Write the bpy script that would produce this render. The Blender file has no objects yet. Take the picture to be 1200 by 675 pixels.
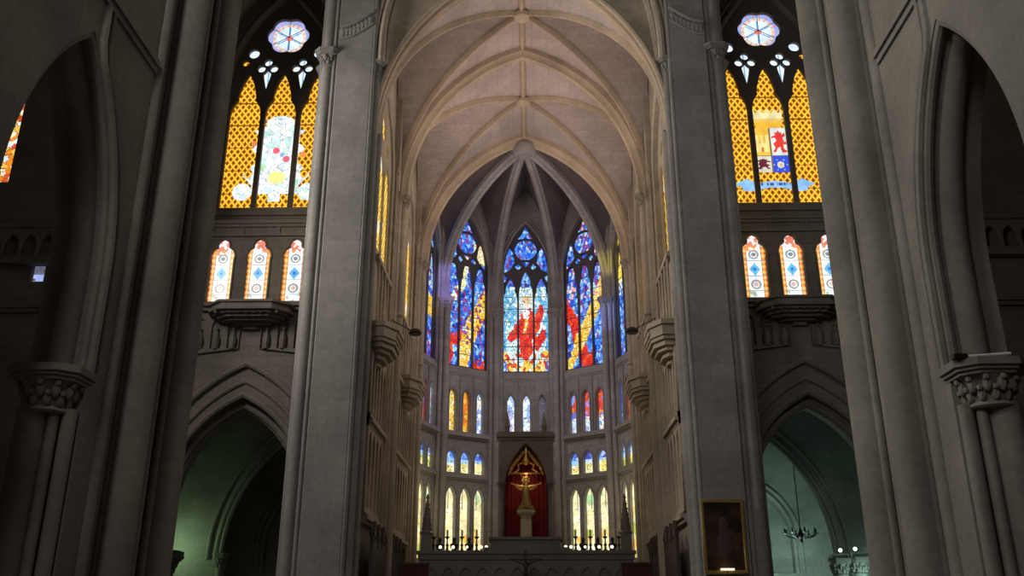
import bpy, bmesh, math, random
import numpy as np
from mathutils import Vector, Matrix
C = bpy.context.scene
COL = C.collection
R = math.radians
PI = math.pi
random.seed(5)

# ------------------------------------------------------------------ camera
TH = 20.56
cd = bpy.data.cameras.new('camera')
cd.sensor_width = 36.0
cd.lens = 36.0*1072/1200
cd.clip_end = 300
cam = bpy.data.objects.new('camera', cd); COL.objects.link(cam)
cam.location = (0.35, 0, 1.6)
cam.rotation_euler = (R(90+TH), 0, R(1.30))
C.camera = cam
C.view_settings.view_transform = 'Standard'
C.view_settings.look = 'None'
C.view_settings.exposure = 0
C.view_settings.gamma = 1

# ------------------------------------------------------------------ materials
def newmat(name):
    m = bpy.data.materials.new(name); m.use_nodes = True
    nt = m.node_tree; nt.nodes.clear()
    return m, nt, nt.nodes, nt.links

def stone(name, c, joints=0.35, bw=1.1, bh=0.45, var=0.25, rough=0.85, bump=0.25):
    m, nt, N, L = newmat(name)
    out = N.new('ShaderNodeOutputMaterial'); b = N.new('ShaderNodeBsdfPrincipled')
    L.new(b.outputs[0], out.inputs[0]); b.inputs['Roughness'].default_value = rough
    g = N.new('ShaderNodeNewGeometry'); s = N.new('ShaderNodeSeparateXYZ'); L.new(g.outputs['Position'], s.inputs[0])
    ad = N.new('ShaderNodeMath'); ad.operation = 'ADD'; L.new(s.outputs[0], ad.inputs[0]); L.new(s.outputs[1], ad.inputs[1])
    cb = N.new('ShaderNodeCombineXYZ'); L.new(ad.outputs[0], cb.inputs[0]); L.new(s.outputs[2], cb.inputs[1])
    n1 = N.new('ShaderNodeTexNoise'); n1.inputs['Scale'].default_value = 0.45; n1.inputs['Detail'].default_value = 5
    L.new(g.outputs['Position'], n1.inputs['Vector'])
    n2 = N.new('ShaderNodeTexNoise'); n2.inputs['Scale'].default_value = 6; n2.inputs['Detail'].default_value = 4
    L.new(g.outputs['Position'], n2.inputs['Vector'])
    r1 = N.new('ShaderNodeMapRange'); r1.inputs[1].default_value = .3; r1.inputs[2].default_value = .7
    r1.inputs[3].default_value = 1-var; r1.inputs[4].default_value = 1+var*.6
    L.new(n1.outputs[0], r1.inputs[0])
    r2 = N.new('ShaderNodeMapRange'); r2.inputs[1].default_value = .3; r2.inputs[2].default_value = .7
    r2.inputs[3].default_value = .88; r2.inputs[4].default_value = 1.08
    L.new(n2.outputs[0], r2.inputs[0])
    mu = N.new('ShaderNodeMath'); mu.operation = 'MULTIPLY'; L.new(r1.outputs[0], mu.inputs[0]); L.new(r2.outputs[0], mu.inputs[1])
    last = mu
    if joints > 0:
        br = N.new('ShaderNodeTexBrick'); L.new(cb.outputs[0], br.inputs['Vector'])
        br.inputs['Scale'].default_value = 1; br.inputs['Brick Width'].default_value = bw; br.inputs['Row Height'].default_value = bh
        br.inputs['Mortar Size'].default_value = .018; br.inputs['Mortar Smooth'].default_value = .4
        br.inputs['Color1'].default_value = (1,1,1,1); br.inputs['Color2'].default_value = (.86,.86,.86,1)
        j = 1-joints; br.inputs['Mortar'].default_value = (j,j,j,1)
        m2 = N.new('ShaderNodeMath'); m2.operation = 'MULTIPLY'; L.new(mu.outputs[0], m2.inputs[0]); L.new(br.outputs[0], m2.inputs[1])
        last = m2
    vm = N.new('ShaderNodeVectorMath'); vm.operation = 'SCALE'; vm.inputs[0].default_value = c
    L.new(last.outputs[0], vm.inputs['Scale']); L.new(vm.outputs[0], b.inputs['Base Color'])
    bp = N.new('ShaderNodeBump'); bp.inputs['Strength'].default_value = bump; bp.inputs['Distance'].default_value = .03
    L.new(n2.outputs[0], bp.inputs['Height']); L.new(bp.outputs[0], b.inputs['Normal'])
    return m

def plain(name, c, rough=.6, metal=0, emis=None, es=0, scale=9, var=.2):
    m, nt, N, L = newmat(name)
    out = N.new('ShaderNodeOutputMaterial'); b = N.new('ShaderNodeBsdfPrincipled')
    L.new(b.outputs[0], out.inputs[0]); b.inputs['Roughness'].default_value = rough; b.inputs['Metallic'].default_value = metal
    t = N.new('ShaderNodeTexNoise'); t.inputs['Scale'].default_value = scale
    g = N.new('ShaderNodeNewGeometry'); L.new(g.outputs['Position'], t.inputs['Vector'])
    r1 = N.new('ShaderNodeMapRange'); r1.inputs[3].default_value = 1-var; r1.inputs[4].default_value = 1+var
    L.new(t.outputs[0], r1.inputs[0])
    vm = N.new('ShaderNodeVectorMath'); vm.operation = 'SCALE'; vm.inputs[0].default_value = c
    L.new(r1.outputs[0], vm.inputs['Scale']); L.new(vm.outputs[0], b.inputs['Base Color'])
    if emis:
        b.inputs['Emission Color'].default_value = (*emis, 1); b.inputs['Emission Strength'].default_value = es
    return m

def glassmat(name, strength=1.0, sampled=True):
    m, nt, N, L = newmat(name)
    out = N.new('ShaderNodeOutputMaterial'); a = N.new('ShaderNodeAttribute'); a.attribute_name = 'Col'
    n = N.new('ShaderNodeTexNoise'); n.inputs['Scale'].default_value = 2.5; n.inputs['Detail'].default_value = 3
    g = N.new('ShaderNodeNewGeometry'); L.new(g.outputs['Position'], n.inputs['Vector'])
    r1 = N.new('ShaderNodeMapRange'); r1.inputs[1].default_value = .3; r1.inputs[2].default_value = .7
    r1.inputs[3].default_value = .8; r1.inputs[4].default_value = 1.15
    L.new(n.outputs[0], r1.inputs[0])
    vm = N.new('ShaderNodeVectorMath'); vm.operation = 'SCALE'; L.new(a.outputs['Color'], vm.inputs[0]); L.new(r1.outputs[0], vm.inputs['Scale'])
    e = N.new('ShaderNodeEmission'); L.new(vm.outputs[0], e.inputs[0]); e.inputs[1].default_value = strength
    gl = N.new('ShaderNodeBsdfGlossy'); gl.inputs['Roughness'].default_value = .25; gl.inputs['Color'].default_value = (.04,.04,.04,1)
    ads = N.new('ShaderNodeAddShader'); L.new(e.outputs[0], ads.inputs[0]); L.new(gl.outputs[0], ads.inputs[1])
    L.new(ads.outputs[0], out.inputs[0])
    m.cycles.emission_sampling = 'FRONT_BACK' if sampled else 'NONE'
    return m

M_ST   = stone('crossing_stone', (.235,.215,.18), joints=.1, bh=1.6, bw=3.0, var=.3)
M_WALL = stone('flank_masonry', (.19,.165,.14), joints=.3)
M_PIER = stone('pier_ashlar', (.27,.255,.235), joints=.12, bw=1.4, bh=.62)
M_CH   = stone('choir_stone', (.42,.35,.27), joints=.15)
M_APS  = stone('apse_stone', (.355,.325,.32), joints=.25, bw=1.0, bh=.42)
M_RIB  = stone('rib_stone', (.46,.36,.26), joints=.0)
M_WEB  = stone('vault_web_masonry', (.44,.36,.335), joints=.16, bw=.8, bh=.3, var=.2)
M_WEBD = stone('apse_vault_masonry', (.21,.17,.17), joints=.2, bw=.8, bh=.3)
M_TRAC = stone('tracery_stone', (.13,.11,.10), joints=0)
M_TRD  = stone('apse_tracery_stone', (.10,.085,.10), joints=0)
M_DARK = stone('dark_stone', (.12,.10,.095), joints=.25)  # darker stone for the outer walls and high ceilings
M_GRN  = stone('ambulatory_plaster', (.30,.30,.26), joints=.15, var=.35)
M_FLOOR= stone('floor_stone', (.2,.18,.16), joints=.3, bw=.8, bh=.8, rough=.4)
M_ALT  = stone('altar_marble', (.17,.145,.13), joints=0, rough=.5)
M_NICHE= stone('niche_stone', (.20,.175,.155), joints=.1)
M_GOLD = plain('gilt', (.85,.55,.16), rough=.35, metal=.7)
M_GILT2= plain('dull_gilt_wood', (.30,.19,.06), rough=.45, metal=.5)
M_RED  = plain('red_velvet', (.20,.010,.010), rough=.9, scale=3)
M_BRZ  = plain('dark_bronze', (.035,.03,.028), rough=.45, metal=.4)
M_BLK  = plain('black_iron', (.02,.02,.02), rough=.5, metal=.5)
M_WOOD = plain('dark_walnut', (.04,.022,.014), rough=.55, scale=4)
M_REDW = plain('dark_red_upholstery', (.07,.012,.012), rough=.8)
M_WHT  = plain('white_enamel', (.75,.75,.72), rough=.4)
M_BULB = plain('warm_bulb', (1,.9,.7), emis=(1,.85,.55), es=2.2)
M_COOLB= plain('cool_bulb', (1,1,1), emis=(.85,1,.95), es=4)
M_MARB = plain('cream_marble', (.5,.42,.3), rough=.45)
M_GL1 = glassmat('stained_glass', 1.0)
M_GL2 = glassmat('stained_glass_small', 1.0, False)

# ------------------------------------------------------------------ object helpers
def link(name, me, mat, parent=None, smooth=False):
    if parent is not None:
        sh = Vector(parent.location)
        if parent.parent is not None: sh = sh+Vector(parent.parent.location)
        me.transform(Matrix.Translation(-sh))
    o = bpy.data.objects.new(name, me); COL.objects.link(o)
    if mat: me.materials.clear(); me.materials.append(mat)
    if parent is not None: o.parent = parent
    if smooth:
        me.polygons.foreach_set('use_smooth', [True]*len(me.polygons))
    me.name = name
    return o

def auto_smooth(me, ang=40):
    me.polygons.foreach_set('use_smooth', [True]*len(me.polygons))
    try: me.set_sharp_from_angle(angle=R(ang))
    except Exception: pass

def props(o, label=None, cat=None, group=None, kind=None):
    if label: o['label'] = label
    if cat: o['category'] = cat
    if group: o['group'] = group
    if kind: o['kind'] = kind
    return o

def thing(name, loc, label, cat, group=None, kind=None):
    o = bpy.data.objects.new(name, None); COL.objects.link(o); o.location = loc
    o.empty_display_size = .3
    return props(o, label, cat, group, kind)

class MB:
    def __init__(s): s.v = []; s.f = []
    def add(s, vs, fs):
        k = len(s.v); s.v += [tuple(p) for p in vs]; s.f += [tuple(i+k for i in f) for f in fs]; return s
    def box(s, x0, x1, y0, y1, z0, z1):
        v = [(x0,y0,z0),(x1,y0,z0),(x1,y1,z0),(x0,y1,z0),(x0,y0,z1),(x1,y0,z1),(x1,y1,z1),(x0,y1,z1)]
        return s.add(v, [(0,3,2,1),(4,5,6,7),(0,1,5,4),(1,2,6,5),(2,3,7,6),(3,0,4,7)])
    def lathe(s, cx, cy, prof, n=20, ph=0, sx=1, sy=1):
        vs = []; fs = []
        for r, z in prof:
            for i in range(n):
                a = 2*PI*(i+ph)/n; vs.append((cx+sx*r*math.cos(a), cy+sy*r*math.sin(a), z))
        m = len(prof)
        for j in range(m-1):
            for i in range(n):
                i2 = (i+1) % n; fs.append((j*n+i, j*n+i2, (j+1)*n+i2, (j+1)*n+i))
        fs.append(tuple(range(n-1,-1,-1))); fs.append(tuple((m-1)*n+i for i in range(n)))
        return s.add(vs, fs)
    def prism(s, pts, z0, z1):
        n = len(pts); vs = [(x,y,z0) for x,y in pts]+[(x,y,z1) for x,y in pts]
        fs = [tuple(range(n-1,-1,-1)), tuple(range(n,2*n))]+[(i,(i+1)%n,n+(i+1)%n,n+i) for i in range(n)]
        return s.add(vs, fs)
    def tube(s, pts, r, n=8, caps=True):
        pts = [Vector(p) for p in pts]; m = len(pts); rs = r if isinstance(r, (list,tuple)) else [r]*m
        vs = []; fs = []; up = None
        for i, p in enumerate(pts):
            t = (pts[min(i+1,m-1)]-pts[max(i-1,0)]).normalized()
            if up is None: up = Vector((0,0,1)) if abs(t.z) < .9 else Vector((1,0,0))
            a = t.cross(up).normalized(); b = a.cross(t).normalized(); up = b
            for k in range(n):
                w = 2*PI*k/n; q = p+rs[i]*(a*math.cos(w)+b*math.sin(w)); vs.append(tuple(q))
        for j in range(m-1):
            for i in range(n):
                i2 = (i+1) % n; fs.append((j*n+i, j*n+i2, (j+1)*n+i2, (j+1)*n+i))
        if caps: fs += [tuple(range(n-1,-1,-1)), tuple((m-1)*n+i for i in range(n))]
        return s.add(vs, fs)
    def ball(s, c, r, n=10, m=7, sc=(1,1,1)):
        vs = []; fs = []
        for j in range(m+1):
            t = PI*j/m
            for i in range(n):
                a = 2*PI*i/n; vs.append((c[0]+sc[0]*r*math.sin(t)*math.cos(a), c[1]+sc[1]*r*math.sin(t)*math.sin(a), c[2]-sc[2]*r*math.cos(t)))
        for j in range(m):
            for i in range(n): fs.append((j*n+i, j*n+(i+1)%n, (j+1)*n+(i+1)%n, (j+1)*n+i))
        return s.add(vs, fs)
    def mesh(s):
        me = bpy.data.meshes.new('m'); me.from_pydata(s.v, [], s.f)
        bm = bmesh.new(); bm.from_mesh(me); bmesh.ops.remove_doubles(bm, verts=bm.verts, dist=1e-5)
        bmesh.ops.recalc_face_normals(bm, faces=bm.faces); bm.to_mesh(me); bm.free(); me.update()
        return me
    def build(s, name, mat, parent=None, smooth=True, ang=40):
        me = s.mesh(); o = link(name, me, mat, parent)
        if smooth: auto_smooth(me, ang)
        return o

def frame(O, U, V=(0,0,1)):
    U = Vector(U).normalized(); V = Vector(V); N = U.cross(V)
    return Vector(O), U, V, N
def fmat(F):
    O, U, V, N = F
    return Matrix(((U.x,V.x,N.x,O.x),(U.y,V.y,N.y,O.y),(U.z,V.z,N.z,O.z),(0,0,0,1)))

def fill(F, polys, n0, n1, bev=0.0):
    """flat plate: outer polygon and holes, in the plane of F, from n0 to n1 along its normal"""
    cu = bpy.data.curves.new('c', 'CURVE'); cu.dimensions = '2D'; cu.fill_mode = 'BOTH'
    cu.extrude = abs(n1-n0)/2-bev
    if bev: cu.bevel_depth = bev; cu.bevel_resolution = 1; cu.offset = -bev
    for p in polys:
        sp = cu.splines.new('POLY'); sp.points.add(len(p)-1); sp.use_cyclic_u = True
        co = []
        for x, y in p: co += [x, y, 0, 1]
        sp.points.foreach_set('co', co)
    ob = bpy.data.objects.new('c', cu); COL.objects.link(ob)
    bpy.context.view_layer.update()
    me = bpy.data.meshes.new_from_object(ob.evaluated_get(bpy.context.evaluated_depsgraph_get()))
    bpy.data.objects.remove(ob); bpy.data.curves.remove(cu)
    me.transform(Matrix.Translation((0,0,(n0+n1)/2))); me.transform(fmat(F))
    return me

def join(meshes):
    bm = bmesh.new()
    for m in meshes: bm.from_mesh(m)
    me = bpy.data.meshes.new('j'); bm.to_mesh(me); bm.free(); return me

def rect(x0, x1, y0, y1): return [(x0,y0),(x1,y0),(x1,y1),(x0,y1)]
def circ(cx, cy, r, n=24, ry=None): return [(cx+r*math.cos(2*PI*i/n), cy+(ry or r)*math.sin(2*PI*i/n)) for i in range(n)]
def arch(cx, base, a, spring, rise, n=12):
    r = (a*a+rise*rise)/(2*a); pts = [(cx-a, base)] if base < spring-1e-6 else []
    a1 = math.acos(max(-1, min(1, (r-a)/r))) if r > 0 else 0
    left = []
    for i in range(n+1):
        t = PI-(PI-(PI-a1))*i/n
        left.append((cx-a+r+r*math.cos(t), spring+r*math.sin(t)))
    pts += left; pts += [(2*cx-x, y) for x, y in left[-2::-1]]
    if base < spring-1e-6: pts.append((cx+a, base))
    return pts
def prof_poly(cx, base, pr):
    l = [(cx-w, base+z) for w, z in pr]; r = [(cx+w, base+z) for w, z in reversed(pr) if w > 1e-4]
    return l+r
def ngon_foil(cx, cy, R0, lobes, depth=.16, n=72, ph=0):
    return [(cx+R0*(1-depth+depth*abs(math.cos(lobes*(t+ph)/2)))*math.cos(t), cy+R0*(1-depth+depth*abs(math.cos(lobes*(t+ph)/2)))*math.sin(t)) for t in [2*PI*i/n for i in range(n)]]

def sweep(F, path, prof, closed=False):
    """profile points (outward offset, depth along normal) carried along a path in the plane of F"""
    O, U, V, N = F; n = len(path); m = len(prof); vs = []; fs = []
    P = [Vector(p) for p in path]
    for i in range(n):
        if closed: a = P[i]-P[i-1]; b = P[(i+1)%n]-P[i]
        else:
            a = P[i]-P[i-1] if i > 0 else P[1]-P[0]; b = P[i+1]-P[i] if i < n-1 else P[n-1]-P[n-2]
        a.normalize(); b.normalize(); na = Vector((-a.y, a.x)); nb = Vector((-b.y, b.x))
        nn = (na+nb); nn.normalize(); k = 1/max(.4, nn.dot(na))
        for o, d in prof:
            q = P[i]+nn*o*k; vs.append(tuple(O+U*q.x+V*q.y+N*d))
    seg = n if closed else n-1
    for i in range(seg):
        for j in range(m):
            j2 = (j+1) % m; i2 = (i+1) % n
            fs.append((i*m+j, i*m+j2, i2*m+j2, i2*m+j))
    if not closed: fs += [tuple(range(m)), tuple((n-1)*m+j for j in range(m-1,-1,-1))]
    return vs, fs
def roll(o, d, r, n=8): return [(o+r*math.cos(2*PI*k/n), d+r*math.sin(2*PI*k/n)) for k in range(n)]

def glass(F, u0, u1, v0, v1, cell, fn, depth=0):
    """pane made of small coloured quads; fn(u,v arrays) -> rgb array"""
    O, U, V, N = F
    nu = max(1, int(round((u1-u0)/cell))); nv = max(1, int(round((v1-v0)/cell)))
    us = np.linspace(u0, u1, nu+1); vs = np.linspace(v0, v1, nv+1)
    uu, vv = np.meshgrid(us, vs)
    P = np.array(O)+uu[...,None]*np.array(U)+vv[...,None]*np.array(V)+depth*np.array(N)
    P = P.reshape(-1, 3)
    i = np.arange(nu)[None,:]+np.arange(nv)[:,None]*(nu+1)
    F4 = np.stack([i, i+1, i+nu+2, i+nu+1], -1).reshape(-1, 4)
    me = bpy.data.meshes.new('g')
    me.vertices.add(len(P)); me.vertices.foreach_set('co', P.ravel())
    me.loops.add(F4.size); me.loops.foreach_set('vertex_index', F4.ravel())
    me.polygons.add(len(F4)); me.polygons.foreach_set('loop_start', np.arange(0, F4.size, 4)); me.polygons.foreach_set('loop_total', np.full(len(F4), 4))
    me.update(calc_edges=True)
    uc = (us[:-1]+us[1:])/2; vc = (vs[:-1]+vs[1:])/2; a, b = np.meshgrid(uc, vc)
    c = fn(a, b).reshape(-1, 3)
    at = me.attributes.new('Col', 'FLOAT_COLOR', 'FACE')
    at.data.foreach_set('color', np.concatenate([c, np.ones((len(c),1))], 1).ravel())
    return me

# ------------------------------------------------------------------ glass pictures (numpy)
def H(i, j, k): # hash to 0..1
    x = np.sin(i*127.1+j*311.7+k*74.7)*43758.5453; return x-np.floor(x)
def voro(u, v, s, seed=0, sy=1.0):
    a = u/s; b = v/(s*sy); ia = np.floor(a); ib = np.floor(b)
    d1 = np.full(u.shape, 9.); d2 = np.full(u.shape, 9.); h1 = np.zeros(u.shape); cx = np.zeros(u.shape); cy = np.zeros(u.shape)
    for di in (-1,0,1):
        for dj in (-1,0,1):
            i = ia+di; j = ib+dj; px = i+H(i,j,seed); py = j+H(i,j,seed+9.3)
            d = np.hypot(a-px, b-py); closer = d < d1
            d2 = np.where(closer, d1, np.minimum(d2, d)); h1 = np.where(closer, H(i,j,seed+3.7), h1)
            cx = np.where(closer, px*s, cx); cy = np.where(closer, py*s*sy, cy); d1 = np.where(closer, d, d1)
    return h1, d2-d1, cx, cy
def pick(h, cols):
    cols = np.array(cols, float); idx = np.minimum((h*len(cols)).astype(int), len(cols)-1); return cols[idx]
def put(c, mask, col): c[mask] = col
def inpoly(u, v, poly):
    r = np.zeros(u.shape, bool); n = len(poly)
    for i in range(n):
        x1, y1 = poly[i]; x2, y2 = poly[(i+1)%n]
        if y1 == y2: continue
        r ^= ((v >= min(y1,y2)) & (v < max(y1,y2)) & (u < (v-y1)*(x2-x1)/(y2-y1)+x1))
    return r
W = [.95,1.0,1.0]; BL = [.03,.12,.85]; LB = [.35,.7,1.1]; YE = [1.1,.75,.1]; OR = [1.0,.32,.02]; RD = [.85,.04,.02]; PU = [.35,.10,.5]; DB = [.02,.03,.35]; CY = [.15,.55,.85]
def lattice(u, v):
    p, q = .30, .41
    a = u/p; b = v/q; fa = np.abs(a-np.floor(a)-.5); fb = np.abs(b-np.floor(b)-.5)
    d = fa+fb; e = np.abs(d-.5)
    c = np.empty(u.shape+(3,)); c[:] = [.26,.07,.004]
    put(c, e < .20, [.9,.33,.01]); put(c, e < .125, [1.2,.72,.06])
    t = np.abs(v/1.23-np.round(v/1.23)) < .017; put(c, t, [.22,.08,.01])
    return c
def big_left(cu):
    def fn(u, v):
        x = u-cu; z = v; c = lattice(u, v)
        h, e, _, _ = voro(u, v, .3, 4)
        wht = pick(h, [[1.1,1.15,1.2],[1,1.1,1.15],[.9,1.05,1.2],[1.15,1.15,1.05],[.7,.95,.9]])
        sh = (np.abs(x) < .98) & (z > 21.2) & (z < 24.5)
        sh |= (np.abs(x) < 1.35+.25*np.cos(z*4)) & (z > 20.9) & (z < 22.0+.3*np.cos(x*7))
        sh |= (np.abs(x) < 1.0+.25*np.sin(z*6)) & (z > 22.0) & (z < 24.3)
        sh |= (np.hypot(x*.6, z-24.7) < .42)
        sh |= (np.abs(x) < .3) & (z > 20.5) & (z < 21.3)
        sh |= (np.hypot(np.abs(x)-1.55, z-21.0) < .45)
        c = np.where(sh[...,None], wht, c)
        put(c, sh & (e < .045), [.45,.5,.55])
        put(c, sh & (np.hypot(x-.05, (z-21.75)*1.3) < .42), [1.2,1.05,.35])
        put(c, (np.hypot(x+.1, z-23.2) < .17), [.95,.15,.2]); put(c, (np.hypot(x-.42, z-22.75) < .17), [.9,.15,.25])
        put(c, (np.hypot(x-.2, z-22.95) < .1), [.3,.5,1.0])
        put(c, (np.hypot(x+.75, z-22.3) < .2), [.5,.9,.5]); put(c, (np.hypot(x-1.2, z-23.0) < .15), [.9,.3,.1])
        put(c, (np.hypot(x+1.2, z-23.6) < .15), [.9,.3,.1]); put(c, (np.hypot(x-.9, z-21.5) < .2), [.5,.9,.6])
        top(c, x, z); return c
    return fn
LION = [(-.32,-.1),(-.1,.05),(-.2,.2),(-.38,.16),(-.36,.28),(-.15,.3),(-.22,.45),(-.08,.42),(0,.55),(.12,.42),(.22,.5),(.22,.35),(.38,.42),(.4,.26),(.24,.2),(.3,.0),(.42,-.02),(.4,-.12),(.24,-.12),(.28,-.35),(.42,-.42),(.38,-.52),(.12,-.48),(.08,-.25),(-.08,-.3),(-.22,-.5),(-.36,-.46),(-.2,-.28)]
def top(c, x, z):
    m = z > 26.6+.9*(np.abs(np.abs(x)-.85) < .5)*0
    blue = (z > 28.35)
    x0, z0 = x, z-29.6; r = np.hypot(x0, z0); th = np.arctan2(z0, x0)
    put(c, blue, [.85,1.0,1.2])
    sp = np.abs(np.cos(3*(th+.0))) < .10/np.maximum(r,.1)*.8
    put(c, blue & sp & (r < .95), [.05,.35,.75])
    put(c, blue & (r > .68) & (r < 1.1), [.9,.75,.6]); put(c, blue & (r > .84) & (r < 1.1), [.35,.5,1.1])
    put(c, blue & (r > .68) & (r < 1.1) & (np.abs(np.sin(9*th)) < .3), [.85,.3,.25])
    put(c, blue & (r < .17), [.9,.25,.2])
    dag = (z > 26.2) & (z <= 28.35) & (np.abs(np.abs(x)-.86) < .5) & (z > 27.5-.0-2.3*(.5-np.abs(np.abs(x)-.86)))
    put(c, dag, [.95,1.1,1.2])
    put(c, dag & (np.abs(np.abs(np.abs(x)-.86)-.0) < .03), [.3,.5,.8])
def big_right(cu):
    def fn(u, v):
        x = (u-cu); z = v; c = lattice(u, v)
        # border cartouche
        fr = (np.abs(x) < 1.0) & (z > 21.4) & (z < 25.2); 
        put(c, fr & (np.abs(np.abs(x)-.88) < .09), [.9,.55,.1])
        sh = (np.abs(x) < .78) & (z > 21.75) & (z < 24.15)
        put(c, sh & (x < 0) & (z > 22.65), [1.05,.62,.08]); put(c, sh & (x >= 0) & (z > 22.65), [.85,.92,.85])
        put(c, sh & (x < 0) & (z <= 22.65), [.8,.75,.6]); put(c, sh & (x >= 0) & (z <= 22.65), [.05,.10,.80])
        # castle
        for bx in (-.62,-.38,-.14):
            put(c, (np.abs(x-bx) < .07) & (z > 22.95) & (z < 23.75), [1.1,.9,.35])
        put(c, (np.abs(x+.38) < .3) & (z > 22.85) & (z < 23.3), [1.1,.85,.3]); put(c, (np.abs(x+.38) < .06) & (z > 22.85) & (z < 23.1), [.7,.2,.05])
        put(c, inpoly((x-.40)/.85, (z-23.38)/1.15, LION), [.85,.06,.05])
        put(c, inpoly(-(x+.40)/.85, (z-22.2)/.55, LION), [.18,.03,.05])
        fl = (np.hypot((x-.38), (z-22.15)) < .17); put(c, fl, [.9,.85,.7]); put(c, np.hypot(x-.38, z-22.15) < .06, [.9,.5,.1])
        for k in range(6):
            put(c, np.hypot(x-.38-.3*math.cos(k*PI/3), z-22.15-.3*math.sin(k*PI/3)) < .04, [.35,.6,1.1])
        put(c, sh & ((np.abs(x) < .02) | (np.abs(z-22.65) < .02)), [.2,.15,.1])
        # crown
        cr = (np.abs(x) < .68-.0) & (z > 24.45) & (z < 25.05+.12*np.cos(x*18)); put(c, cr, [.95,.85,.45])
        put(c, cr & (z < 24.65), [.9,.6,.15]); put(c, (np.abs(x) < .6) & (z > 24.15) & (z < 24.45), [1.0,.55,.05])
        # ribbon
        rb = (np.abs(x) < 1.5) & (np.abs(z-21.05-.09*np.cos(x*2.6)) < .17); put(c, rb, [.35,.62,1.0])
        rb2 = (np.abs(np.abs(x)-1.3) < .55) & (np.abs(z-21.15) < .27*(1-np.abs(np.abs(x)-1.3)/.6)); put(c, rb2, [.3,.6,1.0])
        ri = np.floor(x*9); put(c, (np.abs(x) < .75) & (np.abs(z-21.14) < .08) & (H(np.floor(x*22), ri*0, 3.) > .45), [.05,.12,.45])
        top(c, x, z); return c
    return fn
def lancet_fn(cu, v0, seed=0):
    def fn(u, v):
        x = u-cu; z = v-v0; h, e, _, _ = voro(u, v, .16, seed)
        c = np.empty(u.shape+(3,)); c[:] = [1.0,1.1,1.2]
        bd = (np.abs(x) > .31); put(c, bd, [1.0,.40,.05]); k = np.floor(z/.125)
        put(c, bd & (np.mod(k,2) == 0) & (np.abs(np.abs(x)-.40) > .05), [.55,.06,.02])
        put(c, bd & (np.mod(k,2) == 1) & (np.abs(np.abs(x)-.40) < .03), [1.1,.8,.4])
        for zc, col in ((.62,[.9,.6,.5]),(2.02,[.25,.3,.35])):
            r = np.hypot(x, z-zc); put(c, (r < .22) & (r > .15), [.35,.35,.3]); put(c, r < .1, col)
        r = np.abs(x)+np.abs(z-1.32)*.8; put(c, r < .24, [.15,.55,.95]); put(c, r < .08, [.05,.2,.6])
        put(c, (np.abs(z-.32) < .018)|(np.abs(z-1.0) < .018)|(np.abs(z-1.72) < .018), [.35,.35,.35])
        ar = (z > 2.2) & (h > .6); put(c, ar, [.95,.35,.1]); put(c, (z > 2.45), [1.1,1.0,1.0]); put(c, (z > 2.45) & (h > .7), [.9,.25,.15])
        hh = (z < .55) & (np.abs(x) < .3); put(c, hh & (h < .15), [.5,.6,.4])
        return c
    return fn
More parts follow.
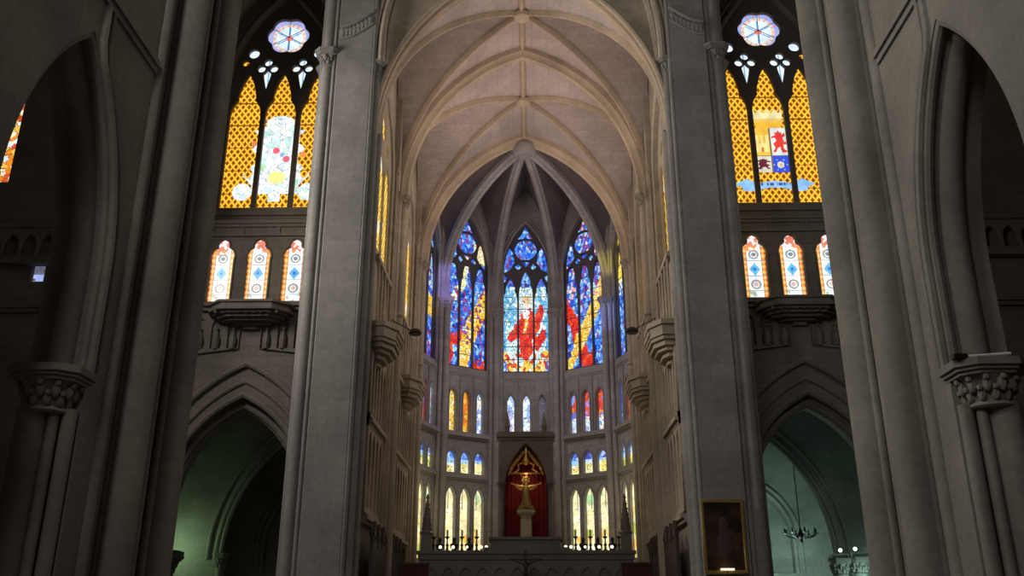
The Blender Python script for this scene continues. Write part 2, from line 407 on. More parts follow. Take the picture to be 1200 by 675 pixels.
def apse_fn(kind, v0, v1):
    """kind -2..2: left side, left, centre, right, right side"""
    Hh = v1-v0
    def fn(u, v):
        h, e, cx, cy = voro(u, v, .15, 11+kind, 1.5); t = (.5*cy+.5*v-v0)/Hh; x = (.5*cx+.5*u)/1.45; h2 = H(np.floor(h*97), np.floor(h*31), 2.)
        blue = pick(h, [BL,[.05,.2,1.05],LB,[.03,.10,.75],[.1,.38,1.15],[.2,.2,.85],[.5,.8,1.15],[.02,.05,.45],[.06,.25,1.0],[.30,.07,.30],[.08,.3,1.0],[.25,.55,1.15]])
        warm = pick(h, [YE,[1.1,.62,.05],[1.15,.85,.2],[1.1,.55,.03],[1.1,.72,.1],[1.15,.95,.5]])
        red = pick(h, [RD,[.95,.06,.03],[.8,.02,.03],[1.0,.12,.03],[.9,.05,.02]])
        wh = pick(h, [[.75,.98,1.05],[.95,1.1,1.1],[.5,.85,1.05],[.95,1.05,.95],[.65,1.0,1.0]])
        c = blue.copy()
        def m(mask, col):
            nonlocal c; c = np.where(mask[...,None], col, c)
        def band(p, w_):
            """distance to polyline in (x,t) with t stretched"""
            d = np.full(u.shape, 9.)
            for (xa,ta),(xb,tb) in zip(p[:-1], p[1:]):
                ax, ay = xa, ta*3.3; bx, by = xb, tb*3.3; q = np.clip(((x-ax)*(bx-ax)+(t*3.3-ay)*(by-ay))/((bx-ax)**2+(by-ay)**2), 0, 1)
                d = np.minimum(d, np.hypot(x-ax-q*(bx-ax), t*3.3-ay-q*(by-ay)))
            return d < w_
        if kind == 0:
            m(t < .57, wh); m((t < .57) & (np.abs(x) > .84), pick(h, [CY,[.1,.45,1.],LB,[.3,.8,1.],[.05,.35,.95]])); m((t > .3) & (t < .57) & (np.abs(x) > .35) & (h2 > .45), pick(h, [CY,LB,[.2,.65,1.1]]))
            m((t < .10+.05*np.sin(x*7+2)) & (h2 > .2), warm); m((t < .12) & (h2 > .8), red); m((t < .07) & (np.abs(x) > .8), blue)
            m(band([(0,.16),(-.02,.26),(.04,.36)], .26), red); m(band([(-.62,.235),(-.2,.31)], .13), red); m(band([(.3,.27),(.62,.40)], .15), red); m(band([(.45,.18),(.72,.25)], .13), red)
            m(band([(0,.39),(0,.44)], .14), pick(h, [[1.1,1.1,1.1],[1.1,1.,.9]])); m(band([(-.05,.28),(.02,.33)], .07), warm)
            r = np.hypot(u-.03, (v-v0)-Hh*.485); put(c, r < .27, [1.0,.72,.15]); put(c, r < .19, [.9,.6,.45])
        elif kind == -1:
            m(band([(-.1,-.05),(.0,.13),(.4,.28),(1.0,.45)], .27), warm)
            m(band([(-1.0,.0),(-.75,.08)], .24), red); m(band([(-.7,.15),(-.25,.2)], .13), red); m((t < .06) & (x > .4) & (h2 > .5), red)
            m(band([(-1.,.36),(-.6,.44),(-.1,.56),(.05,.70)], .12), pick(h, [[.95,1.05,.7],[1.1,1.,.5],[.8,1.,1.]]))
            m((t > .70) & (t < .84) & (x > .4), pick(h, [[1.1,1.,.6],[1.,.95,.7],[1.1,.9,.4]])); m((t > .15) & (t < .55) & (h2 > .86), pick(h, [[.4,.05,.15],PU]))
        elif kind == 1:
            m(band([(-1.0,.40),(-.62,.30),(-.5,.18),(-.1,.06),(.1,-.05)], .19), red); m((t < .1) & (np.abs(x) < .3) & (h2 > .3), red)
            m(band([(-1.,.0),(-.62,.10),(-.45,.2)], .14), warm); m(band([(-.35,.17),(.1,.30),(.5,.42),(1.0,.58)], .20), warm)
            m((t > .45) & (h2 > .9), pick(h, [[.8,.9,1.],[1,.6,.5],PU]))
        elif kind == -2:
            m((t > .27) & (t < .40), warm); m((t > .45) & (t < .75) & (h2 > .6), pick(h, [[.8,.85,1.],[.9,.8,.6],LB])); m((t < .2) & (h2 > .7), pick(h, [PU,RD]))
        else:
            m((t > .48) & (t < .78), pick(h, [[1.1,.85,.1],[1.1,.7,.05],[1.1,1.0,.4]])); m((t > .4) & (t < .48) & (h2 > .4), wh); m((t > .86), pick(h, [DB,[.3,.05,.1],BL]))
        c = np.where((e < .08)[...,None], c*.22, c)
        bar = np.abs((v-v0)/.80-np.round((v-v0)/.80)) < .025; put(c, bar & (v-v0 < Hh*.62), [.03,.03,.06])
        return c
    return fn
def band_fn(cols, v0, s=.16, seed=1, lead=.06):
    """cols: list of (t, palette)"""
    def fn(u, v):
        h, e, cx, cy = voro(u, v, s, seed, 1.2); c = np.zeros(u.shape+(3,))
        for t, pal in cols:
            m = v >= v0+t; c = np.where(m[...,None], pick(h, pal), c)
        put(c, e < lead, [.12,.08,.05]); return c
    return fn

# ------------------------------------------------------------------ architectural pieces
class Cap:
    def __init__(s, bell, leaf, aba): s.b, s.l, s.a = bell, leaf, aba
    def build(s, name, mat, parent, *k):
        o = s.b.build(name, mat, parent); s.l.build('leaf_carving', mat, o); s.a.build('abacus', mat, o, False); return o
def capital(cx, cy, z, r, h=.6, w=None, n=8, leaves=10, wx=None, wy=None):
    """bell, leaf ring and moulded abacus; z is the underside"""
    mb = MB(); lf = MB(); ab = MB(); w = w or r*1.9; wx = wx or w; wy = wy or w
    mb.lathe(cx, cy, [(r*1.12,z),(r*1.22,z+.04*h),(r*1.12,z+.1*h),(r*1.02,z+.14*h),(r*1.05,z+.4*h),(r*1.3,z+.62*h),(r*1.5,z+.7*h)], 16)
    for row, (rr, zz, sz) in enumerate(((1.06,.27,.15),(1.22,.47,.16))):
        for k in range(leaves):
            a = 2*PI*(k+.5*row)/leaves; c_, s_ = math.cos(a), math.sin(a)
            lf.ball((cx+r*rr*c_, cy+r*rr*s_, z+zz*h), sz*r*1.5, 6, 4, (1,1,1.25*h/(r*1.6)))
            lf.ball((cx+r*(rr+.22)*c_, cy+r*(rr+.22)*s_, z+(zz+.13)*h), sz*r*1.05, 6, 4)
    def sl(f, a, b):
        q = [(-1,-.55),(-.55,-1),(.55,-1),(1,-.55),(1,.55),(.55,1),(-.55,1),(-1,.55)]
        ab.prism([(cx+x*wx*f, cy+y*wy*f) for x, y in q], a, b)
    sl(.84, z+.68*h, z+.76*h); sl(.92, z+.76*h, z+.84*h); sl(1.0, z+.84*h, z+h)
    return Cap(mb, lf, ab)
def base(cx, cy, r, z0=0):
    mb = MB(); mb.lathe(cx, cy, [(r*1.6,z0),(r*1.6,z0+.5),(r*1.45,z0+.56),(r*1.5,z0+.62),(r*1.4,z0+.72),(r*1.15,z0+.78),(r*1.3,z0+.88),(r*1.02,z0+.96)], 16); return mb
def shaft(cx, cy, r, z0, z1, n=20): return MB().lathe(cx, cy, [(r,z0),(r,z1)], n)
def string(x0, x1, y0, y1, z, h=.25, d=.15, dirs='xy'):
    mb = MB(); mb.box(x0-d, x1+d, y0-d, y1+d, z+.3*h, z+.65*h); mb.box(x0-d*.5, x1+d*.5, y0-d*.5, y1+d*.5, z, z+.3*h); mb.box(x0-d*.5, x1+d*.5, y0-d*.5, y1+d*.5, z+.65*h, z+h); return mb

side_word = {-1:'left', 1:'right'}

# ---- floor, presbytery, ceiling high over all
mb = MB(); mb.box(-26,26,-10,56,-.3,0); props(mb.build('floor', M_FLOOR, smooth=False), 'grey stone floor of the nave and transept', 'floor', kind='structure')
mb = MB()
for k in range(8): mb.box(-7.2,7.2,32.2+k*.4,55.5,k*.25,(k+1)*.25)
props(mb.build('floor_presbytery', M_FLOOR, smooth=False), 'raised stone presbytery floor with its steps', 'floor', kind='structure')
mb = MB(); mb.box(-26,26,-10,31.4,35,35.4); mb.box(-26,26,31.4,56,36,36.4)
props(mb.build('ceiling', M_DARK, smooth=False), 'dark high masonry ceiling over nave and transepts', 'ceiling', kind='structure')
mb = MB(); mb.box(-26,26,-10.6,-10,0,35)
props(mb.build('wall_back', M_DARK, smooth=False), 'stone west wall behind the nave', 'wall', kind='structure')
for s in (-1,1):
    mb = MB(); mb.box(min(s*26,s*26.6),max(s*26,s*26.6),-10,56,0,36)
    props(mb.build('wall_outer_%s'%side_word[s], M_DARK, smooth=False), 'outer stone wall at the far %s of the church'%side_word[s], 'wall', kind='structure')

# ------------------------------------------------------------------ nave arcade and crossing piers
for s in (-1,1):
    sw = side_word[s]
    # frame in the plane X = s*8 ; U = +Y ; V = Z ; normal = (1,0,0)
    F = frame((s*8.0,0,0), (0,1,0)); sg = s      # N = Y x Z = +X ; outward from nave is s
    def nn(d): return d*s
    holes = []
    for cy in (14.55, 8.6, 2.65): holes.append(arch(cy, 0.02, 1.92, 8.1, 4.3, 22))
    outer = [(-3,0),(17.3,0),(17.3,35),(-3,35)]
    me = fill(F, [outer]+holes, 0 if s > 0 else -1.15, 1.15 if s > 0 else 0)
    w = props(link('wall_nave_%s'%sw, me, M_ST), 'nave arcade wall on the %s with pointed openings to the aisle'%sw, 'wall', kind='structure')
    mb = MB()
    # moulded orders of the arch nearest the crossing
    for cy in (14.55, 8.6):
        p0 = arch(cy, 6.12, 1.92, 8.1, 4.3, 22)
        def far(p, du): return [(cy+du, 13.2),(cy+du+.02, 12.4)]+[q for q in p[len(p)//2:] if q[0] > cy+du+.06]
        mb.add(*sweep(F, p0, roll(-.02,nn(.12),.10)))
        mb.add(*sweep(F, far(arch(cy, 6.12, 1.97, 8.1, 4.4, 22), .30), roll(.0,nn(0),.10)))
        mb.add(*sweep(F, far(arch(cy, 6.12, 2.2, 8.1, 4.6, 22), .55), roll(.0,nn(.0),.07)))
        mb.add(*sweep(F, arch(cy, 6.12, 1.86, 8.1, 4.2, 22), roll(.12,nn(.56),.27,16)))
    o = mb.build('arch_moulding', M_ST, w)
    mb = MB()
    mb.box(min(s*7.88,s*8), max(s*7.88,s*8), -3, 17.2, 13.35, 13.5); mb.box(min(s*7.94,s*8), max(s*7.94,s*8), -3, 17.2, 13.2, 13.35)
    mb.build('string_course', M_ST, w, False)
    for cy in (11.58, 5.62):
        pass
    # engaged columns with carved capitals
    for y_, nm in ((16.35,'crossing'),(12.72,'near')):
        lab = 'engaged round column with carved leaf capital under the %s arcade arch, beside the crossing pier'%sw if nm == 'crossing' else 'engaged round column with carved leaf capital in the %s nave wall, nearest the viewer'%sw
        t = thing('engaged_column', (s*8.6, y_, 0), lab, 'column')
        dy_ = -.1 if nm == 'crossing' else .1
        base(s*8.75, y_+dy_, .30).build('base', M_ST, t)
        shaft(s*8.75, y_+dy_, .30, .9, 5.4, 28).build('shaft', M_ST, t)
        for dx, dy, r in ((-.62,-.02,.13),(-.40,dy_*1.5,.10)):
            shaft(s*(8.75+dx), y_+dy, r, .3, 5.4, 14).build('shaft', M_ST, t)
        capital(s*8.56, y_+dy_*.5, 5.3, .36, .84, wx=.68, wy=.6, leaves=11).build('capital', M_ST, t)
    # crossing pier
    t = thing('clustered_pier', (s*8.8,18.9,0), 'giant clustered stone crossing pier on the %s of the nave'%sw, 'pier')
    pts = [(8.12,17.2),(8.12,17.5),(8.3,17.6),(8.3,18.0),(8.12,18.1),(8.12,18.9),(8.3,19.0),(8.3,19.5),(8.15,19.6),(8.1,20.5),(8.4,21.0),(8.8,21.2),(9.5,21.0),(9.5,19.5),(9.15,17.2)]
    pts = [(s*x,y) for x,y in pts]
    if s < 0: pts = pts[::-1]
    MB().prism(pts, 0, 35).build('core', M_ST, t, True, 30)
    for x, y, r in ((8.02,20.45,.5),(8.12,19.62,.2),(8.3,19.22,.16),(7.98,18.5,.42),(8.25,18.0,.14),(8.3,17.75,.14),(8.06,17.38,.17),(7.93,19.93,.09),(8.02,19.02,.10),(8.1,18.12,.08),(8.7,21.1,.4)):
        shaft(s*x, y, r, .9, 34.9, 22).build('shaft', M_ST, t)
        base(s*x, y, r).build('base', M_ST, t)

# ------------------------------------------------------------------ transept east walls with the great windows
FX = 11.75
def lobed(cx, cz):  # quatrefoil with a dagger point below
    pts = []
    for k in range(48):
        th = 2*PI*k/48
        x, y = math.cos(th), math.sin(th)
        lob = .43*(.62+.38*abs(math.cos(2*th)))
        px, py = lob*x, lob*y
        if y < -.3:
            f = (-y-.3)/.7; py = py*(1+1.55*f*f)-.0
        pts.append((cx+px, cz+py))
    return pts
def edgefoil(cx, cz, sd):
    pts = []
    for k in range(28):
        th = 2*PI*k/28; pts.append((cx+.24*math.cos(th)*(1), cz+.2*math.sin(th)))
    return pts
wn = [0]
def win(label, F, loc, group=None, cat='window'):
    wn[0] += 1
    return thing('window_%d'%wn[0], loc, label, cat, group, 'structure')

LPR = [(.5,0),(.5,1.95),(.53,2.02),(.52,2.2),(.42,2.42),(.26,2.52),(.24,2.58),(.25,2.68),(.17,2.84),(0,2.93)]
for s in (-1,1):
    sw = side_word[s]
    Fu = frame((s*FX,38.0,0), (1,0,0)); Fl = frame((s*FX,37.3,0), (1,0,0))   # normal = X x Z = -Y (toward viewer)
    # upper plate with great window and outer bays
    ob = [(-s*3.9 if False else 0,0)]
    x0, x1 = (-3.9, 14.2) if s > 0 else (-14.2, 3.9)
    outer = rect(x0, x1, 18.9, 36)
    big = arch(0, 19.95, 2.62, 26.2, 5.6, 20)
    hs = [big]
    if s < 0: hs.append(arch(s*13.25, 21.4, .75, 26.2, 1.8, 12))
    me = fill(Fu, [outer]+hs, -.8, 0, .05)
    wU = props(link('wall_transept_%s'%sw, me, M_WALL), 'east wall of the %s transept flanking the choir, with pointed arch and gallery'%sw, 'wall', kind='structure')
    # lower plate
    lan = [prof_poly(dx, 15.1, LPR) for dx in (-1.62,0,1.62)]
    door = arch(0, 0.02, 3.0, 6.2, 4.6, 18)
    low = [rect(x0, x1, 0, 18.9), door]+lan
    for dx in (8.2, 14.0): low.append(arch(s*dx if dx < 14 else s*12.2, 0.02, 1.8, 6.2, 3.2, 10)) if dx < 14 else None
    if s < 0:
        for dx in (9.1,9.8): low.append(arch(s*dx, 16.1, .28, 16.8, .5, 8))
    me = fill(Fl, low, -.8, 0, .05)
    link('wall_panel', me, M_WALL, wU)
    mb = MB()
    # window surround, ledge, strings
    mb.add(*sweep(Fu, arch(0, 19.95, 2.66, 26.2, 5.7, 20), roll(.06,.05,.10)))
    mb.add(*sweep(Fu, arch(0, 19.95, 2.92, 26.2, 6.1, 20), roll(.06,.04,.07)))
    mb.build('window_moulding', M_WALL, wU)
    a, b = sorted((s*FX+x0, s*FX+x1))
    mb = MB(); mb.box(a,b,37.15,38.0,18.75,18.9); mb.box(a,b,37.22,37.3,18.6,18.75); mb.box(a,b,37.22,37.32,19.6-.8,19.6-.65)
    mb.box(a,b,37.2,37.3,18.15,18.25)
    for k in range(-2,3): mb.box(s*FX+k*1.62-.81-.04, s*FX+k*1.62-.81+.04, 37.24,37.3,18.25,18.6)
    mb.box(a,b,37.0,37.3,14.78,14.95); mb.box(a,b,37.12,37.3,14.6,14.78)
    mb.box(s*FX-3.2,s*FX+3.2,37.9,38.0,19.5,19.6)
    mb.build('string_course', M_WALL, wU, False)
    # hood and orders of the doorway arch
    mb = MB()
    for off, d, r in ((.05,.05,.14),(.45,.0,.1),(-.2,-.3,.16),(.95,.06,.13)):
        a_ = 3.0+off; mb.add(*sweep(Fl, arch(0, 4.6, a_, 6.2, 4.6+off*1.5, 18), roll(0,d,r)))
    mb.add(*sweep(Fl, arch(0, 4.6, 3.0, 6.2, 4.6, 18), [(-.45,-.35),(0,-.2),(0,-.8),(-.45,-.8)]))
    mb.build('arch_moulding', M_WALL, wU)
    # blind relief arcade below the gallery
    hs = []
    for k in range(-4,5):
        if abs(k) < 1: continue
        hs.append(arch(k*.72, 12.9, .24, 13.9, .38, 6))
    for sx in (-1,1):
        pl = [(sx*3.7,12.5),(sx*3.7,14.5),(sx*.45,14.5),(sx*.45,12.9)]
        me = fill(Fl, [pl if sx > 0 else pl]+[h for h in hs if (sum(p[0] for p in h)/len(h))*sx > .3 and (sum(p[0] for p in h)/len(h))*sx < 3.3], 0, .1)
        link('blind_arcade', me, M_WALL, wU)
        for k in (1,2,3,4):
            mb = MB(); q = Fl[0]+Fl[1]*(sx*k*.72)
            mb.tube([(q.x,37.24,12.9),(q.x,37.2,13.3),(q.x,37.22,13.7)],[.12,.16,.05],7); mb.ball((q.x,37.2,13.78),.085,7,5)
            mb.build('relief_figure', M_WALL, wU)
    # tracery and glass of the great window
    t = win(('tall three-light window of amber lattice glass around a pale shield, left of the choir' if s < 0 else 'tall three-light window of amber lattice glass around a quartered coat of arms, right of the choir'), Fu, (s*FX,38.35,19.95))
    LT = [(.74,0),(.74,5.0),(.70,5.3),(.64,5.5),(.52,5.72),(.42,5.86),(.44,6.0),(.38,6.35),(.24,6.85),(0,7.35)]
    hs = [prof_poly(dx, 20.02, LT) for dx in (-1.72,0,1.72)]
    for q in (-.86,.86):
        hs += [circ(q,28.02,.20,14), circ(q-.31,27.66,.20,14), circ(q+.31,27.66,.20,14), [(q,27.62),(q-.2,27.38),(q-.14,27.05),(q,26.45),(q+.14,27.05),(q+.2,27.38)]]
    hs += [ngon_foil(0,29.6,1.05,6,.12), circ(-1.62,28.55,.27,16), circ(1.62,28.55,.27,16), circ(-1.98,28.0,.17,12), circ(1.98,28.0,.17,12)]
    me = fill(Fu, [arch(0, 19.9, 2.68, 26.2, 5.7, 20)]+hs, -.5, -.28, .03)
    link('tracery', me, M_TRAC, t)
    me = glass(Fu, -2.6, 2.6, 19.95, 31.2, .036, big_left(0) if s < 0 else big_right(0), -.55)
    link('glass', me, M_GL1, t)
    # rose spokes
    mb = MB()
    for k in range(3):
        a = k*PI/3+PI/6; dx, dz = math.cos(a)*.85, math.sin(a)*.85
        mb.tube([(s*FX-dx,38.42,29.6-dz),(s*FX+dx,38.42,29.6+dz)], .016, 6)
    mb.build('glazing_bar', plain('blue_lead',(.05,.2,.5)), t)
    # outer bay window
    if s < 0:
        t = win('sliver of amber and white stained window seen through the left arcade arch', Fu, (s*(FX+13.25),38.4,21.4))
        me = fill(Fu, [arch(s*13.25, 21.35, .8, 26.2, 1.9, 12), arch(s*13.25, 21.5, .62, 25.9, 1.5, 8)], -.5, -.28, .02)
        link('tracery', me, M_TRAC, t)
        me = glass(Fu, s*13.25-.8, s*13.25+.8, 21.35, 28.5, .06, band_fn([(0,[[1,.3,.02],[.9,.95,1],[1,.6,.1],[.8,.1,.02],[1,.9,.6]])], 0, .26, 5), -.55)
        link('glass', me, M_GL2, t)
    # three gallery lancets
    for k, dx in enumerate((-1.62,0,1.62)):
        pos = {-1.62:'leftmost', 0:'middle', 1.62:'rightmost'}[dx]
        t = win('small trefoil-headed lancet with orange border, %s of three above the %s gallery balcony'%(pos, sw), Fl, (s*FX+dx,37.7,15.1), 'gallery lancets on the %s'%sw)
        me = glass(Fl, dx-.55, dx+.55, 15.05, 18.1, .03, lancet_fn(dx, 15.1, k), -.12)
        link('glass', me, M_GL1, t)
        mb = MB(); path = prof_poly(0, 0, LPR); O = Fl[0]+Fl[1]*dx+Vector((0,0,15.1))
        mb.add(*sweep((O,Fl[1],Fl[2],Fl[3]), path, roll(.05,.02,.05,6))); mb.build('surround', M_WALL, t)
    # small far-bay openings, panes added as the sky-blue glow behind the parapet
    for dx in ((9.1,9.8) if s < 0 else ()):
        t = win('little pointed pane standing in for sky-blue light beyond the %s arcade'%sw, Fl, (s*(FX+dx),37.7,16.1), 'far gallery glow panes')
        col = [[.45,.55,.9],[.35,.45,.85],[.6,.7,1.]] if s < 0 else [[.05,.05,.06],[.04,.04,.05]]
        link('glass', glass(Fl, s*dx-.3, s*dx+.3, 16.05, 17.4, .06, band_fn([(0,col),(.45,[[.12,.13,.2],[.15,.16,.22]])], 16.05, .3, 2), -.2), M_GL2, t)
    # gallery balcony
    t = thing('stone_balcony', (s*FX,37.3,13.6), 'polygonal carved stone balcony under the three lancets on the %s'%sw, 'balcony')
    def poly8(w, d): return [(s*FX-w,37.3),(s*FX-w*.93,37.3-d*.55),(s*FX-w*.62,37.3-d),(s*FX+w*.62,37.3-d),(s*FX+w*.93,37.3-d*.55),(s*FX+w,37.3)]
    mb = MB()
    for w_, d_, z0, z1 in ((.35,.2,13.75,13.9),(.9,.4,13.9,14.0),(1.3,.65,14.0,14.12),(1.5,.85,14.12,14.25),(1.65,1.0,14.25,14.35)): mb.prism(poly8(w_,d_), z0, z1)
    mb.build('corbel', M_WALL, t, False)
    mb = MB(); mb.prism(poly8(1.85,1.15), 14.35, 14.5); mb.prism(poly8(1.75,1.05), 14.5, 14.68); mb.prism(poly8(1.85,1.12), 14.68, 14.78)
    mb.build('parapet', M_WALL, t, False)
    mb = MB()
    for k in range(9): 
        q = -1.3+k*.325; mb.ball((s*FX+q, 37.3-.93, 14.27), .08, 6, 4)
    mb.build('carved_foliage', M_WALL, t)
    # vault springing over the chapel: ribs above the rose
    t = props(link('ceiling_aisle_%s'%sw, fill(frame((s*FX,36.0,0),(1,0,0)), [arch(0, 26.0, 3.25, 26.4, 6.6, 16)+[(3.6,26.0),(3.6,36),(-3.5,36),(-3.5,26.0)]], -1.9, -1.0, .05), M_WALL), 'vault arch over the great window, %s'%sw, 'ceiling', kind='structure')
    mb = MB(); Fa = frame((s*FX,36.9,0),(1,0,0))
    for rr, dd, r in ((3.2,-.1,.13),(3.45,.02,.1)): mb.add(*sweep(Fa, arch(0, 26.0, rr, 26.4, 6.6+(rr-3.2), 16), roll(0,dd+.1,r)))
    mb.build('rib', M_WALL, t)

# transept balustrade piece in the far bay (blind tracery parapet)
for s in (-1,1):
    sw = side_word[s]
    t = thing('gallery_parapet', (s*22.0,36.9,16.9), 'tracery parapet high on the far %s transept wall, seen through the arcade'%sw, 'parapet')
    F = frame((s*22.0,37.1,0),(1,0,0))
    hs = [arch(-2.4+.8*k, 17.2, .33, 17.7, .5, 6) for k in range(7)]
    link('tracery_panel', fill(F, [rect(-3.1,3.1,17.0,18.5)]+hs, 0, .2, .02), M_WALL, t)
    mb = MB(); mb.box(s*22.0-3.2,s*22.0+3.2,36.8,37.3,16.8,17.0); mb.box(s*22.0-3.2,s*22.0+3.2,36.8,37.3,18.5,18.7)
    mb.build('rail', M_WALL, t, False)

# ------------------------------------------------------------------ choir front piers and triumphal arch
for s in (-1,1):
    sw = side_word[s]
    t = thing('clustered_pier', (s*7.1,32.6,0), 'tall flat-faced choir entrance pier with corner shafts on the %s%s'%(sw, ', carrying the painting' if s > 0 else ''), 'pier')
    pts = [(6.15,31.75),(7.55,31.75),(7.62,31.9),(7.72,32.0),(8.05,32.1),(8.3,32.6),(8.3,34.0),(6.15,34.0),(6.0,33.3),(5.95,32.3),(6.05,32.2),(6.05,31.95)]
    pts = [(s*x,y) for x,y in pts]
    if s < 0: pts = pts[::-1]
    MB().prism(pts, 0, 36).build('core', M_PIER, t, True, 30)
    for x, y, r, zc in ((7.98,32.05,.26,23.35),(7.7,31.9,.085,None),(8.3,32.5,.15,None),(6.08,31.85,.10,None),(5.96,32.15,.17,22.9),(5.97,32.9,.24,22.9),(8.32,33.2,.2,23.35)):
        top_z = zc if zc else 35.9
        shaft(s*x, y, r, .9, 35.9 if not zc or x > 7 else top_z, 18).build('shaft', M_PIER, t)
        base(s*x, y, r).build('base', M_PIER, t)
        if zc: capital(s*x, y, zc, r, .75, w=r*1.75+.07, leaves=9).build('capital', M_PIER, t)
    # carved collar near the springing
    mb = MB()
    for k in range(8):
        a = k/7; zc = 25.55-.55*math.sin(a*PI*.5)+.1
        for q in range(3): mb.ball((s*(6.3+1.1*a), 31.72, zc-.14*q-.1), .13-.02*q, 6, 5, (.9,.5,1.2))
    pth = [(s*(6.15+1.4*q/10), 25.95-.75*math.sin(q/10*PI*.5)) for q in range(11)]
    mb.tube([(x,31.7,z) for x,z in pth], .09, 8); mb.tube([(x,31.72,z-.6) for x,z in pth], .05, 6)
    mb.build('carved_band', M_PIER, t)

F = frame((0,32.0,0),(1,0,0))
me = fill(F, [[(-6.2,23.5),(-6.2,36),(6.2,36),(6.2,23.5)][::-1]], -.0, .0) if False else fill(F, [arch(0,23.6,5.9,24.4,9.5,24)+[(6.25,23.6),(6.25,36),(-6.25,36),(-6.25,23.6)]], -.9, 0)
arcw = props(link('wall_choir_front', me, M_CH), 'wall over the pointed choir entrance arch', 'wall', kind='structure')
mb = MB()
for a_, d, r in ((5.78,.08,.16),(5.62,-.3,.2),(5.78,-.75,.16),(6.05,.1,.08)):
    mb.add(*sweep(F, arch(0, 23.6, a_, 24.4, 9.4+(a_-5.78), 28), roll(0,d,r)))
mb.build('arch_moulding', M_CH, arcw)

